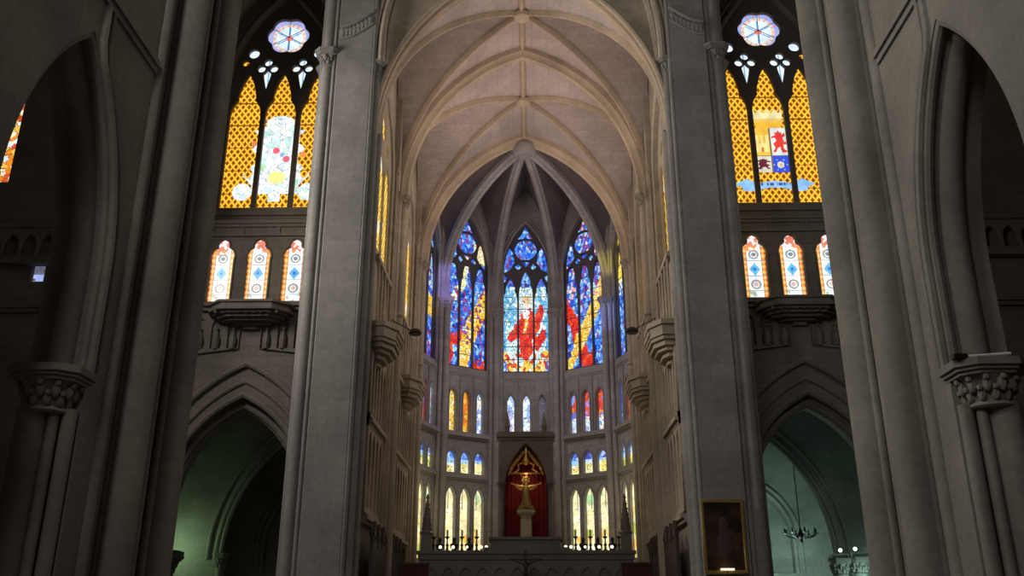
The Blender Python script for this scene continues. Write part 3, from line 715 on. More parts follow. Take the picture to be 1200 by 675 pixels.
# ------------------------------------------------------------------ choir walls (X = +-6), two bays, and the vault
YA, YB, YC = 32.5, 38.4, 46.4
ZS, ZR = 20.6, 28.4
for s in (-1,1):
    sw = side_word[s]; F = frame((s*6.0,0,0), (0,1,0))  # N=+X
    hs = []
    for cy in (34.9, 42.5):
        hs.append(arch(cy, 16.2, 2.3, 20.8, 3.0, 12))
        for k in (-1.5,-.5,.5,1.5): hs.append(arch(cy+k*1.15, 13.1, .3, 14.4, .5, 6))
    n0, n1 = (0,.7) if s > 0 else (-.7,0)
    w = props(link('wall_choir_%s'%sw, fill(F, [rect(33.6,46.6,0,30)]+hs, n0, n1), M_CH), 'choir side wall on the %s with amber windows and blind tracery'%sw, 'wall', kind='structure')
    # blind arcades (relief plates)
    i0, i1 = (-.16,0) if s > 0 else (0,.16)
    for cy, hw in ((35.85, 1.75), (42.4, 3.1)):
        rows = []
        for (zb, zt, n_) in ((5.9,8.9,4 if hw < 2 else 7),(9.3,11.9,5 if hw < 2 else 9)):
            out = rect(cy-hw, cy+hw, zb-.2, zt+.5); w0 = hw-.1; st = 2*w0/n_
            hh = [arch(cy-w0+st*(k+.5), zb, st*.38, zt-.7, .6, 6) for k in range(n_)]
            hh += [circ(cy-w0+st*(k+1), zt+.12, st*.2, 10) for k in range(n_-1)]
            rows.append(fill(F, [out]+hh, i0, i1))
        link('blind_arcade', join(rows), M_CH, w)
        mb = MB()
        for z in (5.45,9.05,12.45):
            mb.box(min(s*5.7,s*6),max(s*5.7,s*6),cy-hw,cy+hw,z,z+.16); mb.box(min(s*5.82,s*6),max(s*5.82,s*6),cy-hw,cy+hw,z-.14,z)
        for k in range(8 if hw > 2 else 5):
            yy = cy-hw+.3+.8*k; mb.tube([(s*5.84,yy,12.6),(s*5.84,yy,15.7)], .06, 6)
        mb.box(min(s*5.8,s*6),max(s*5.8,s*6),cy-hw,cy+hw,15.75,15.95)
        mb.build('string_course', M_CH, w, False)
    # window surrounds
    for cy in (34.9, 42.5):
        mb = MB(); mb.add(*sweep(F, arch(cy, 16.2, 2.36, 20.8, 3.1, 12), roll(.05,-.04*s,.09))); mb.add(*sweep(F, arch(cy, 16.2, 2.6, 20.8, 3.3, 12), roll(.05,-.04*s,.06)))
        mb.build('window_moulding', M_CH, w)
        t = win('%s of the narrow amber windows in the %s choir wall, seen edge-on'%('nearer' if cy < 38 else 'farther', sw), F, (s*6.3,cy,16.2))
        hs2 = [arch(cy+dx, 16.4, .66, 19.8, 1.2, 8) for dx in (-1.48,0,1.48)]+[circ(cy, 22.2, .6, 18), circ(cy-1.05,21.6,.35,12), circ(cy+1.05,21.6,.35,12)]
        link('tracery', fill(F, [arch(cy, 16.1, 2.36, 20.8, 3.1, 12)]+hs2, (.2*s if s > 0 else -.07)-.05, (.2*s if s > 0 else -.07)+.05), M_CH, t)
        amp = 1.1 if s < 0 else .75
        def fnw(u, v, amp=amp):
            c = lattice(u*.8, v*.8)*amp+.08; h, e, _, _ = voro(u, v, .5, 3)
            c[...,1] *= 1.15
            put(c, h > .86, [.9,.9,.7]); return c
        link('glass', glass(F, cy-2.35, cy+2.35, 16.15, 24, .06, fnw, .34*s if s > 0 else -.13), M_GL1, t)
        for k in (-1.5,-.5,.5,1.5):
            t = win('small triforium light below the %s choir window on the %s'%('nearer' if cy < 38 else 'farther', sw), F, (s*6.4,cy+k*1.15,13.1), 'triforium lights of the choir')
            link('glass', glass(F, cy+k*1.15-.32, cy+k*1.15+.32, 13.05, 15, .08, band_fn([(0,[[.9,.6,.1],[.9,.95,1],[.6,.7,.9],[.5,.3,.1]])], 13.05, .25, 7), .3*s), M_GL2, t)
    # responds
    for Yp, nm in ((YB,'middle'),(YC,'apse-side')):
        t = thing('clustered_respond', (s*5.8,Yp,2.0), '%s cluster of slender shafts with leaf capitals on the %s choir wall'%(nm, sw), 'pier')
        MB().box(min(s*5.72,s*6.0),max(s*5.72,s*6.0),Yp-.75,Yp+.75,2.0,28.0).build('core', M_CH, t, False)
        for x, y, r, zc in ((5.62,0,.24,ZS-.6),(5.74,-.42,.15,ZS-.6),(5.74,.42,.15,ZS-.6),(5.84,-.72,.10,ZS+.6),(5.84,.72,.10,ZS+.6)):
            shaft(s*x, Yp+y, r, 2.9, zc+.05, 16).build('shaft', M_CH, t); base(s*x, Yp+y, r, 2.0).build('base', M_CH, t)
            capital(s*x, Yp+y, zc, r, .55, w=r*1.75, leaves=8).build('capital', M_CH, t)
        MB().lathe(s*5.68, Yp, [(.30,14.6),(.36,14.66),(.36,14.74),(.30,14.8)], 16).build('shaft_ring', M_CH, t)

def g(u, h=1.35):
    u = np.abs(u); r = (1+h*h)/2; c = r-1
    return np.sqrt(np.maximum(r*r-(u+c)**2, 0))/h
def rib3(pts, w, d, up=None):
    """rib of chamfered section swept in space; pts Vector list"""
    mb = MB(); n = len(pts); prof = [(-w,.12),(-w,-.35*d),(-w*.55,-.6*d),(-w*.45,-d*.9),(0,-d*1.05),(w*.45,-d*.9),(w*.55,-.6*d),(w,-.35*d),(w,.12)]
    vs = []; fs = []; m = len(prof)
    side = None
    for i, p in enumerate(pts):
        t = (pts[min(i+1,n-1)]-pts[max(i-1,0)]).normalized()
        s_ = up.copy() if up is not None else t.cross(Vector((0,0,1)))
        s_.normalize(); nrm = s_.cross(t).normalized()
        if nrm.z < 0 or (abs(nrm.z) < .02 and side is not None and nrm.dot(side) < 0): nrm = -nrm
        if side is None: side = nrm
        for a, b in prof: vs.append(tuple(p+s_*a+nrm*b))
    for i in range(n-1):
        for j in range(m-1): fs.append((i*m+j,i*m+j+1,(i+1)*m+j+1,(i+1)*m+j))
    return mb.add(vs, fs)

A_ = 5.95
def vault_bay(y0, y1, label, clip=None, ZR=28.4):
    yc = (y0+y1)/2; hl = (y1-y0)/2; n = 24
    ts = [math.sin(PI/2*k/n) for k in range(-n, n+1)]
    xs = np.array(ts); mb = MB(); vs = []; fs = []; m = len(ts)
    for j, b in enumerate(ts):
        for i, a in enumerate(ts):
            z = ZS+(ZR-ZS)*max(float(g(a)), float(g(b))); vs.append((a*A_, yc+b*hl, z))
    for j in range(m-1):
        for i in range(m-1):
            q = (j*m+i, j*m+i+1, (j+1)*m+i+1, (j+1)*m+i)
            ca = ts[i]+ts[i+1]; cb = ts[j]+ts[j+1]
            if ca*cb > 0: fs += [(q[0],q[1],q[2]),(q[0],q[2],q[3])]
            else: fs += [(q[0],q[1],q[3]),(q[1],q[2],q[3])]
    me = bpy.data.meshes.new('vault'); me.from_pydata(vs, [], fs); me.update()
    if clip:
        fs = [f for f in fs if min(vs[i][1] for i in f) >= clip]
        me = bpy.data.meshes.new('vault'); me.from_pydata(vs, [], fs); me.update()
    c = props(link('ceiling_choir', me, M_WEB), label, 'ceiling', kind='structure'); auto_smooth(me, 12)
    for d in (1,-1):
        pts = []
        for k in range(-26,27):
            t = math.sin(PI/2*k/26); pts.append(Vector((t*A_, yc+d*t*hl, ZS+(ZR-ZS)*float(g(t))-.02)))
        if clip: pts = [p for p in pts if p.y >= clip]
        up = Vector((-d*hl, A_, 0)).normalized()
        rib3(pts, .10, .22, up).build('diagonal_rib', M_RIB, c)
    rib3([Vector((0,clip or y0,ZR)), Vector((0,yc,ZR)), Vector((0,y1,ZR))], .14, .24, Vector((1,0,0))).build('ridge_rib', M_RIB, c)
    MB().lathe(0, yc, [(.05,ZR-.5),(.2,ZR-.46),(.36,ZR-.36),(.4,ZR-.2),(.3,ZR-.05)], 16).build('boss', M_RIB, c)
    return c
vault_bay(YA, YB, 'nearer ribbed vault bay of the choir ceiling', None, 28.65)
c2 = vault_bay(YB, YC, 'farther ribbed vault bay of the choir ceiling, next to the apse')
def trans(y, w, d, parent, a=A_-.12, z0=ZS, zr=ZR-.05):
    pts = []
    for k in range(-26,27):
        t = math.sin(PI/2*k/26); pts.append(Vector((t*a, y, z0+(zr-z0)*float(g(t)))))
    return rib3(pts, w, d, Vector((0,1,0)))
trans(YB, .30, .5, c2, zr=28.6).build('transverse_rib', M_RIB, c2)
trans(YC, .34, .55, c2).build('transverse_rib', M_RIB, c2)
Ff = frame((0,32.25,0),(1,0,0))
cur = [(math.sin(PI/2*k/26)*5.98, 20.6+8.1*float(g(math.sin(PI/2*k/26)))) for k in range(-26,27)]
link('inner_order', fill(Ff, [cur+[(5.99,36),(-5.99,36)]], -.7, 0), M_CH, arcw)
mb = MB()
for off, d, r in ((.02,.03,.13),(-.1,-.25,.16),(.02,-.6,.13)): mb.add(*sweep(Ff, [(x,z+off) for x,z in cur], roll(0,d,r)))
mb.build('inner_moulding', M_RIB, arcw)

# ------------------------------------------------------------------ apse
AC = Vector((0, 46.7, 0)); RA = 6.1; ZSA, ZRA = 19.9, 27.9
apc = thing('ceiling_apse', (AC.x, AC.y, ZRA), 'dark ribbed apse vault meeting in a round boss', 'ceiling', kind='structure')
def pier_pos(k): # k = -3..2 boundaries at -90,-54,-18,18,54,90
    a = R(-90+36*k); return Vector((AC.x+RA*math.sin(a), AC.y+RA*math.cos(a), 0))
angs = [-72,-36,0,36,72]
wn_lab = {-72:'far-left edge-on', -36:'left-hand', 0:'central', 36:'right-hand', 72:'far-right edge-on'}
AW = {}
hl = RA*math.sin(R(18))
for i, an in enumerate(angs):
    a = R(an); rad = Vector((math.sin(a), math.cos(a), 0)); d0 = RA*math.cos(R(18))
    O = AC+rad*d0; U = Vector((math.cos(a), -math.sin(a), 0)); F = (O, U, Vector((0,0,1)), U.cross(Vector((0,0,1))))  # N points to centre
    side = wn_lab[an]
    DZ = -.35; Fw = (O+Vector((0,0,DZ)), U, F[2], F[3])
    big = [(x,z+DZ) for x,z in arch(0, 16.3, 1.47, 22.4, 3.6, 16)]
    hs = [big]
    l3 = [arch(dx, 12.15, .24 if an else .2, 14.1, .5, 8) for dx in (-.92,0,.92)]
    l2 = [arch(dx, 9.8, .33, 10.55, .55, 8) for dx in (-.92,0,.92)]
    l1 = [arch(dx, 5.0, .32, 8.35, .75, 8) for dx in (-.92,0,.92)]
    hs += l3
    if an: hs += l2+l1
    w = props(link('wall_apse_%d'%(i+1), fill(F, [rect(-hl-.1, hl+.1, 0, 29)]+hs, -.6, 0), M_APS), '%s bay of the polygonal apse wall'%side, 'wall', kind='structure')
    mb = MB()
    for z, d in ((15.4,.12),(11.75,.35),(9.45,.22),(4.7,.15)):
        for dz, dd in ((0,.5),(.1,1),(.24,.7)):
            vs = [O+U*x+F[3]*y+Vector((0,0,zz)) for zz in (z+dz, z+dz+.13) for x, y in ((-hl,0),(hl,0),(hl,d*dd),(-hl,d*dd))]
            mb.add(vs, [(0,1,2,3),(4,5,6,7),(0,1,5,4),(1,2,6,5),(2,3,7,6),(3,0,4,7)])
    mb.build('string_course', M_APS, w, False)
    mb = MB()
    mb.add(*sweep(Fw, arch(0, 16.3, 1.51, 22.4, 3.7, 16), roll(.03,.03,.08)))
    mb.add(*sweep(Fw, arch(0, 16.3, 1.68, 22.4, 3.95, 16), roll(.03,.03,.06)))
    for dx in (-.92,0,.92):
        if an: mb.add(*sweep(F, arch(dx, 9.8, .36, 10.55, .6, 8), roll(.02,.03,.04,6))); mb.add(*sweep(F, arch(dx, 5.0, .42, 8.35, .85, 8), roll(.02,.03,.05,6)))
        mb.add(*sweep(F, arch(dx, 12.15, .27, 14.1, .55, 8), roll(.02,.03,.04,6)))
    for dx in (-.46,.46):
        for z0, z1 in ((12.1,15.4),):
            q = O+U*dx+F[3]*.04; mb.tube([(q.x,q.y,z0),(q.x,q.y,z1)], .045, 6)
    mb.build('moulding', M_APS, w)
    # great window
    c = {-2:'sliver of a tall blue window at the far left of the apse, orange patch low down', -1:'tall blue stained window left of centre in the apse, slanting yellow ray and red foot', 0:'central tall apse window with a red-robed figure on pale blue', 1:'tall blue stained window right of centre in the apse, red swirl and yellow slant', 2:'sliver of a tall window at the far right of the apse, yellow over deep blue'}[i-2]
    t = win(c, F, tuple(O-F[3]*.25+Vector((0,0,16.3))))
    lt = [(.42,0),(.42,4.9),(.38,5.3),(.27,5.6),(.29,5.8),(.15,6.35),(0,6.7)]
    lt2 = [(.42,0),(.42,4.9),(.38,5.3),(.27,5.55),(.3,5.75),(.16,6.1),(0,6.4)] if an == 0 else lt
    if an == 0: lt = [(.42,0),(.42,4.5),(.38,4.9),(.27,5.1),(.3,5.3),(.16,5.65),(0,5.95)]
    hh = [prof_poly(-.95, 16.42, lt), prof_poly(0, 16.42, lt2), prof_poly(.95, 16.42, lt)]
    def drop(cx, cz, w_, h_, lean=0): return [(cx,cz-h_),(cx+w_*.7,cz-h_*.3),(cx+w_,cz+h_*.25),(cx+w_*.55+lean,cz+h_*.8),(cx+lean,cz+h_),(cx-w_*.55+lean,cz+h_*.8),(cx-w_,cz+h_*.25),(cx-w_*.7,cz-h_*.3)]
    hh += [ngon_foil(0, 24.25, .70, 6, .05, 36), [(-.52,24.98),(-.3,25.25),(0,25.85),(.3,25.25),(.52,24.98),(0,25.04)],
           ngon_foil(-.47,23.12,.2,4,.3,32), ngon_foil(.47,23.12,.2,4,.3,32), [(-.3,23.42),(0,23.12),(.3,23.42),(.18,23.46),(0,23.47),(-.18,23.46)],
           [(-1.34,22.72),(-1.0,22.9),(-.68,23.4),(-.80,24.1),(-1.0,24.42),(-1.2,23.9),(-1.33,23.2)],
           [(1.34,22.72),(1.0,22.9),(.68,23.4),(.80,24.1),(1.0,24.42),(1.2,23.9),(1.33,23.2)]]
    if an == 0:
        hh += [[(-1.42,22.15),(-1.28,22.1),(-1.14,22.45),(-1.4,22.62)], [(1.42,22.15),(1.28,22.1),(1.14,22.45),(1.4,22.62)]]
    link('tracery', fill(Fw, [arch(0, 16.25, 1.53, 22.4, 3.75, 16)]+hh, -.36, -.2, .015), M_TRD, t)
    fn = apse_fn(i-2, 16.4, 25.9)
    link('glass', glass(Fw, -1.5, 1.5, 16.3, 26.1, .042, fn, -.4), M_GL1, t)
    # small windows
    gd = -.14 if abs(i-2) == 2 else -.3
    OO=[[.9,.35,.03],[1,.5,.05],[.9,.2,.02],[1.,.75,.1]]; WW=[[.7,.9,1.1],[.9,1.,1.],[.3,.5,1.],[.6,.5,.9],[1,.9,.8]]; RR=[[.9,.1,.03],[.8,.05,.05],[.9,.3,.05],[.3,.2,.7]]
    BB=[[.1,.25,.9],[.2,.4,1.],[.5,.7,1.],[.1,.1,.6]]; YW=[[1.05,.9,.35],[1.,1.,.6],[1.1,1.05,.8],[.95,.8,.2]]; YL=[[1.1,1.05,.62],[1.05,.95,.5],[1.1,1.1,.85],[1,.9,.45],[1.1,1,.55]]; OL=[[1,.6,.1],[1,.8,.3],[.5,.6,.1],[1.,.9,.5]]
    top3 = {-2:[RR,RR,WW],-1:[[[1.,.8,.2],[1,.6,.1],[1.,.9,.6]],OO,WW],0:[WW,WW,[[.02,.02,.05]]],1:[RR+BB[:2],[[.9,.12,.05],[.8,.1,.1],[.9,.3,.3],[.5,.3,.9]],RR],2:[BB,RR,BB]}[i-2]
    poss = ('left','middle','right')
    for k, dx in enumerate((-.92,0,.92)):
        t = win('slim %s lancet of the three under the %s tall apse window'%(poss[k], side), F, tuple(O+U*dx-F[3]*.3+Vector((0,0,12.15))), 'upper lancets of the apse')
        link('glass', glass(F, dx-.26, dx+.26, 12.1, 14.7, .045, band_fn([(0,top3[k]+([WW[1]] if (abs(i-2)==1 and k==1) else [])),(.0,top3[k])] if i != 3 else [(0,WW),(1.0,top3[k])], 12.1, .2, k+i), gd), M_GL2, t)
        if an:
            t = win('%s arched light of the little middle row, %s apse bay'%(poss[k], side), F, tuple(O+U*dx-F[3]*.3+Vector((0,0,9.8))), 'middle row lights of the apse')
            link('glass', glass(F, dx-.36, dx+.36, 9.75, 11.2, .045, band_fn([(0,YW if abs(i-2)==1 else OL),(.62+.08*k,[LB,[.4,.7,1.],[.7,.9,1.]]),(.9,BB)], 9.75, .2, k+i+5, .04), gd), M_GL2, t)
            t = win('%s tall pale yellow light behind the altar, %s apse bay'%(poss[k], side), F, tuple(O+U*dx-F[3]*.3+Vector((0,0,5.0))), 'pale yellow lower lights of the apse')
            def fnl(u, v, k=k):
                h, e, cx, cy = voro(u, v, .3, k+i, 1.2); c = pick(h, YL if abs(i-2)==1 else OL)
                c = np.where(((v < 6.9) & (v > 6.1))[...,None], pick(h, OL+YL[:2]), c); c = np.where((v > 8.1)[...,None], pick(h, YL+[[.5,.8,.4]]), c)
                put(c, e < .03, [.6,.5,.25]); put(c, np.abs((v-5)/.75-np.round((v-5)/.75)) < .02, [.25,.2,.1])
                put(c, (np.abs(u-(-.92+.92*k)) < .025) & (v > 7.9), [.2,.2,.2]); return c
            link('glass', glass(F, dx-.42, dx+.42, 4.95, 9.15, .05, fnl, gd), M_GL2, t)
    # vault cell
    n = 14; vs = []; fs = []; m = 2*n+1
    for j in range(n+1):
        tt = j/n
        for q in range(-n, n+1):
            sN = math.sin(PI/2*q/n); z = ZSA+(ZRA-ZSA)*float(g(abs(sN)*(1-tt), 1.35))
            p = O+U*(hl*sN); p = p.lerp(AC, tt); vs.append((p.x,p.y,z))
    for j in range(n):
        for q in range(m-1): fs.append((j*m+q,j*m+q+1,(j+1)*m+q+1,(j+1)*m+q))
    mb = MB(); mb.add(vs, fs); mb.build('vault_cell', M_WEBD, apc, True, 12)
for k in range(6):
    p = pier_pos(k); pts = []
    for q in range(25):
        u = math.sin(PI/2*(1-q/24)); pos = AC.lerp(p, u); pts.append(Vector((pos.x,pos.y,ZSA+(ZRA-ZSA)*float(g(u,1.35))-.05)))
    dirv = (p-AC).normalized(); up = Vector((-dirv.y, dirv.x, 0))
    if 0 < k < 5: rib3(pts, .26, .42, up).build('rib', M_APS, apc)
    if k in (0,5): continue
    a = R(-90+36*k)
    desc = {1:'outer left',2:'inner left',3:'inner right',4:'outer right'}[k]
    inn = p*1-dirv*.12; t = thing('clustered_respond', (inn.x,inn.y,2.0), '%s cluster of shafts between the tall apse windows'%desc, 'pier')
    MB().lathe(p.x-dirv.x*.02, p.y-dirv.y*.02, [(.42,2.0),(.42,27)], 8).build('core', M_APS, t)
    for off, lat, r in ((.48,0,.20),(.32,.30,.13),(.32,-.30,.13),(.16,.44,.08),(.16,-.44,.08)):
        q = p-dirv*off+up*lat
        shaft(q.x, q.y, r, 2.9, 19.15 if r > .12 else 23.5, 14).build('shaft', M_APS, t); base(q.x,q.y,r,2.0).build('base', M_APS, t)
        if r > .12: capital(q.x,q.y,19.1,r,.6,w=r*1.9,leaves=8).build('capital', M_APS, t)
MB().lathe(0, AC.y, [(.1,ZRA-.72),(.32,ZRA-.7),(.38,ZRA-.62),(.42,ZRA-.66),(.62,ZRA-.6),(.72,ZRA-.4),(.7,ZRA-.1)], 20).build('boss', M_APS, apc)

# ------------------------------------------------------------------ consoles with lamp arms on the choir walls
for s in (-1,1):
    sw = side_word[s]
    for Yp, nm in ((35.2,'nearer'),(43.2,'farther')):
        t = thing('stone_console', (s*6.0,Yp,11.45), '%s polygonal stone corbel jutting from the %s choir wall'%(nm, sw), 'corbel')
        mb = MB()
        def pg(w, d): return [(s*6.0,Yp-w),(s*(6.0-d*.6),Yp-w),(s*(6.0-d),Yp-w*.5),(s*(6.0-d),Yp+w*.5),(s*(6.0-d*.6),Yp+w),(s*6.0,Yp+w)]
        for w_, d_, z0, z1 in ((.4,.3,11.45,11.65),(.75,.5,11.65,11.85),(.95,.7,11.85,12.0),(1.15,.85,12.0,12.2),(1.3,.95,12.2,12.35),(1.4,1.0,12.35,12.75),(1.5,1.08,12.75,12.95)): mb.prism(pg(w_,d_), z0, z1)
        mb.build('moulded_body', M_CH, t, False)
        mb = MB()
        for k in range(6): mb.ball((s*(6.0-1.0), Yp-.65+.26*k, 12.55), .12, 6, 4)
        mb.build('carved_foliage', M_CH, t)
        if nm == 'nearer':
            l = thing('lamp_arm', (s*5.0,Yp+.3,12.95), 'thin black lamp arm reaching out from the nearer %s choir corbel'%sw, 'lamp')
            MB().tube([(s*5.3,Yp-.3,12.95),(s*5.3,Yp-.3,13.35),(s*4.55,Yp+.5,13.15)], .025, 6).build('arm', M_BLK, l)
            MB().lathe(s*4.45, Yp+.6, [(.05,13.28),(.22,13.2),(.28,13.08),(.24,13.02)], 12).build('lamp_head', M_BLK, l)

# ------------------------------------------------------------------ ambulatory beyond the side arches
for s in (-1,1):
    sw = side_word[s]
    F = frame((s*10.9,45.0,0),(1,0,0))
    x0, x1 = (-3.9,9.0) if s > 0 else (-9.0,3.9)
    me = fill(F, [rect(x0,x1,0,15), arch(0,0.02,3.8,4.9,6.3,20)], -.8, 0, .04)
    w = props(link('wall_ambulatory_%s'%sw, me, M_GRN), 'arched cross wall in the %s ambulatory, tinted green by lamplight'%sw, 'wall', kind='structure')
    mb = MB()
    for off, r in ((.08,.13),(.5,.1),(-.15,.12)): mb.add(*sweep(F, arch(0,4.8,3.8+off,4.9,6.3+off,22), roll(0,.05,r)))
    mb.build('arch_moulding', M_GRN, w)
    mb = MB(); mb.box(s*18.4-.3,s*18.4+.3,37.9,54,0,15)
    props(mb.build('wall_side_chapel_%s'%sw, M_GRN, smooth=False), 'side wall of the %s ambulatory'%sw, 'wall', kind='structure')
    Fb = frame((s*12.5,53.0,0),(1,0,0))
    me = fill(Fb, [rect(-6,6,0,15), arch(0.6*s,4.6,1.7,6.2,2.9,14)], -.5, 0, .04)
    w2 = props(link('wall_ambulatory_end_%s'%sw, me, M_GRN), 'end wall of the %s ambulatory with a blind pointed arch'%sw, 'wall', kind='structure')
    me = fill(Fb, [rect(-6,6,0,15)], -.9, -.6); link('recess_panel', me, M_GRN, w2)
    mb = MB()
    for off, r in ((.1,.12),(.45,.09)): mb.add(*sweep(Fb, arch(.6*s,4.6,1.7+off,6.2,2.9+off,14), roll(0,.05,r)))
    mb.build('arch_moulding', M_GRN, w2)
    mb = MB(); mb.box(min(s*7.1,s*18.4),max(s*7.1,s*18.4),38.1,53,15,15.3)
    props(mb.build('ceiling_ambulatory_%s'%sw, M_DARK, smooth=False), 'dark ceiling of the %s ambulatory'%sw, 'ceiling', kind='structure')
    mb = MB(); mb.box(min(s*6.75,s*7.1),max(s*6.75,s*7.1),34.0,53,0,15)
    props(mb.build('wall_ambulatory_inner_%s'%sw, M_GRN, smooth=False), 'inner wall between choir and %s ambulatory'%sw, 'wall', kind='structure')
    # columns with leaf capitals
    spots = [(14.35,44.0,.3,3.95),(15.2,43.9,.3,4.0)] if s > 0 else [(15.95,42.0,.33,4.0),(14.4,44.6,.2,4.3)]
    for k, (x, y, r, z) in enumerate(spots):
        lab = {(1,0):'pale column with leaf capital under the foot of the lit arch on the right',(1,1):'second pale leaf-capital column, farther right beside the lit arch',(-1,0):'column with leaf capital catching green lamplight at the far left of the ambulatory',(-1,1):'slim dim column between green wall and dark arch in the left ambulatory'}[(s,k)]
        t = thing('stone_column', (s*x,y,0), lab, 'column')
        shaft(s*x,y,r,.9,z+.05,18).build('shaft', M_GRN, t); base(s*x,y,r).build('base', M_GRN, t)
        capital(s*x,y,z,r,.75,w=r*1.9,leaves=9).build('capital', M_GRN, t)
        if s > 0 or k == 0:
            MB().box(s*x-r*1.6,s*x+r*1.6,y-r*1.6,y+r*1.6,z+.75,z+.95).build('impost', M_GRN, t, False)

# small lit bulbs on the right capitals
for k, (x, y, z) in enumerate(((14.42,43.85,4.9),(15.05,43.7,4.95))):
    t = thing('small_lamp', (x,y,z), '%s tiny bright lamp on top of the ambulatory column capital at right'%('left' if k == 0 else 'right'), 'lamp')
    MB().lathe(x,y,[(.09,z),(.09,z+.04),(.03,z+.06),(.03,z+.1)],10).build('base', M_BLK, t)
    MB().ball((x,y,z+.17),.085,10,7).build('bulb', M_COOLB, t)

# chandelier
cx, cy, cz = 13.75, 47.6, 6.1
t = thing('chandelier', (cx,cy,cz), 'dark wrought chandelier hanging in the teal-lit right ambulatory', 'chandelier')
MB().tube([(cx,cy,cz+.3),(cx,cy,15.0)], .025, 6).build('chain', M_BLK, t)
MB().lathe(cx,cy,[(.02,cz-.4),(.08,cz-.32),(.05,cz-.2),(.16,cz-.1),(.2,cz),(.1,cz+.12),(.06,cz+.3),(.02,cz+.4)],12).build('hub', M_BLK, t)
for k in range(8):
    a = 2*PI*k/8; c_, s_ = math.cos(a), math.sin(a)
    MB().tube([(cx+.12*c_,cy+.12*s_,cz),(cx+.4*c_,cy+.4*s_,cz-.14),(cx+.68*c_,cy+.68*s_,cz-.05),(cx+.78*c_,cy+.78*s_,cz+.08)], .03, 6).build('arm', M_BLK, t)
    arm_ = bpy.data.objects[[o.name for o in t.children if o.name.startswith('arm')][-1]]
    MB().lathe(cx+.78*c_,cy+.78*s_,[(.03,cz+.04),(.11,cz+.08),(.11,cz+.11),(.035,cz+.12),(.035,cz+.3),(.01,cz+.34)],8).build('candle_cup', M_BLK, arm_)

# ------------------------------------------------------------------ altar group
t = thing('altar_retable', (0,44.6,2.0), 'wide dark marble altar screen across the foot of the apse', 'altar')
mb = MB(); mb.box(-4.95,4.95,44.1,45.3,2.0,4.7); mb.build('body', M_ALT, t, False)
mb = MB(); mb.box(-5.1,5.1,43.95,45.4,4.95,5.1); mb.box(-5.02,5.02,44.03,45.35,4.7,4.95); mb.build('cornice', M_ALT, t, False)
mb = MB(); mb.box(-1.95,1.95,43.95,45.6,5.1,5.25); mb.box(-1.6,1.6,44.1,45.6,5.25,5.6); mb.box(-1.75,1.75,44.0,45.6,5.6,5.72); mb.build('raised_centre', M_ALT, t, False)
F = frame((0,44.1,0),(1,0,0))
hs = [arch(-4.4+.8*k, 2.5, .28, 3.9, .45, 6) for k in range(12)]
link('blind_arcade', fill(F, [rect(-4.9,4.9,2.1,4.65)]+hs, 0, .1), M_ALT, t)
# tabernacle niche
t = thing('niche_canopy', (0,46.9,2.0), 'tall stone niche with pointed opening lined in red, behind the altar', 'niche')
F = frame((0,46.3,0),(1,0,0))
link('surround', fill(F, [rect(-1.38,1.38,2.0,11.0), arch(0,5.6,1.1,8.3,2.2,16)], -1.3, 0, .03), M_NICHE, t)
MB().box(-1.1,1.1,47.5,47.6,5.5,10.6).build('back_panel', M_NICHE, t, False)
mb = MB(); vs = []; n = 60
for z in (5.6,8.0,9.3,10.3):
    for k in range(n+1):
        x = -1.08+2.16*k/n; vs.append((x, 47.35+.06*math.sin(k*1.05)+.02*math.sin(k*.4), z))
fs = [(j*(n+1)+k, j*(n+1)+k+1, (j+1)*(n+1)+k+1, (j+1)*(n+1)+k) for j in range(3) for k in range(n)]
mb.add(vs, fs).build('red_curtain', M_RED, t)
mb = MB(); mb.box(-1.5,1.5,46.15,47.6,10.85,11.0); mb.box(-1.44,1.44,46.2,47.6,11.0,11.12); mb.box(-1.45,1.45,46.25,46.4,10.7,10.85); mb.build('cornice', M_NICHE, t, False)
for sx in (-1,1):
    shaft(sx*1.22,46.2,.11,5.7,8.2,12).build('colonnette', M_NICHE, t); capital(sx*1.22,46.2,8.15,.12,.4,w=.24,leaves=7).build('capital', M_NICHE, t)
MB().add(*sweep(F, arch(0,8.3,1.14,8.35,2.25,14), roll(0,.05,.07))).build('arch_moulding', M_NICHE, t)
for sx in (-1,1):
    MB().lathe(sx*.95,47.0,[(.12,11.12),(.12,11.5),(.16,11.55),(.02,12.3)],8).build('pinnacle', M_NICHE, t)
# gilded crest
t = thing('gilded_canopy', (0,46.75,9.0), 'gilded pierced crown canopy under the point of the niche', 'canopy')
mb = MB()
for sx in (-1,1):
    mb.tube([(sx*.88,46.7,9.0),(sx*.72,46.7,9.4),(sx*.45,46.7,9.75),(sx*.15,46.7,10.1),(0,46.7,10.35)], [.05,.09,.10,.07,.04], 8)
    for k in range(5):
        a = (k+.5)/5; mb.ball((sx*(.85-.75*a), 46.62, 9.12+1.0*a+.09), .085, 7, 5)
    mb.tube([(sx*.6,46.7,9.1),(sx*.35,46.68,9.3),(sx*.4,46.68,9.5),(sx*.2,46.68,9.62)], .05, 6)
mb.build('crest', M_GOLD, t)
MB().lathe(0,46.7,[(.02,9.5),(.14,9.55),(.2,9.7),(.1,9.9),(.05,10.1),(.08,10.3),(.02,10.6)],10).build('finial', M_GOLD, t)
mb = MB()
for k in range(7): mb.tube([(-.72+.24*k,46.7,9.08),(-.72+.24*k,46.68,8.95),(-.6+.24*k,46.7,9.08)], .025, 5)
mb.tube([(-.85,46.7,9.08),(.85,46.7,9.08)], .05, 6); mb.build('fringe', M_GILT2, t)
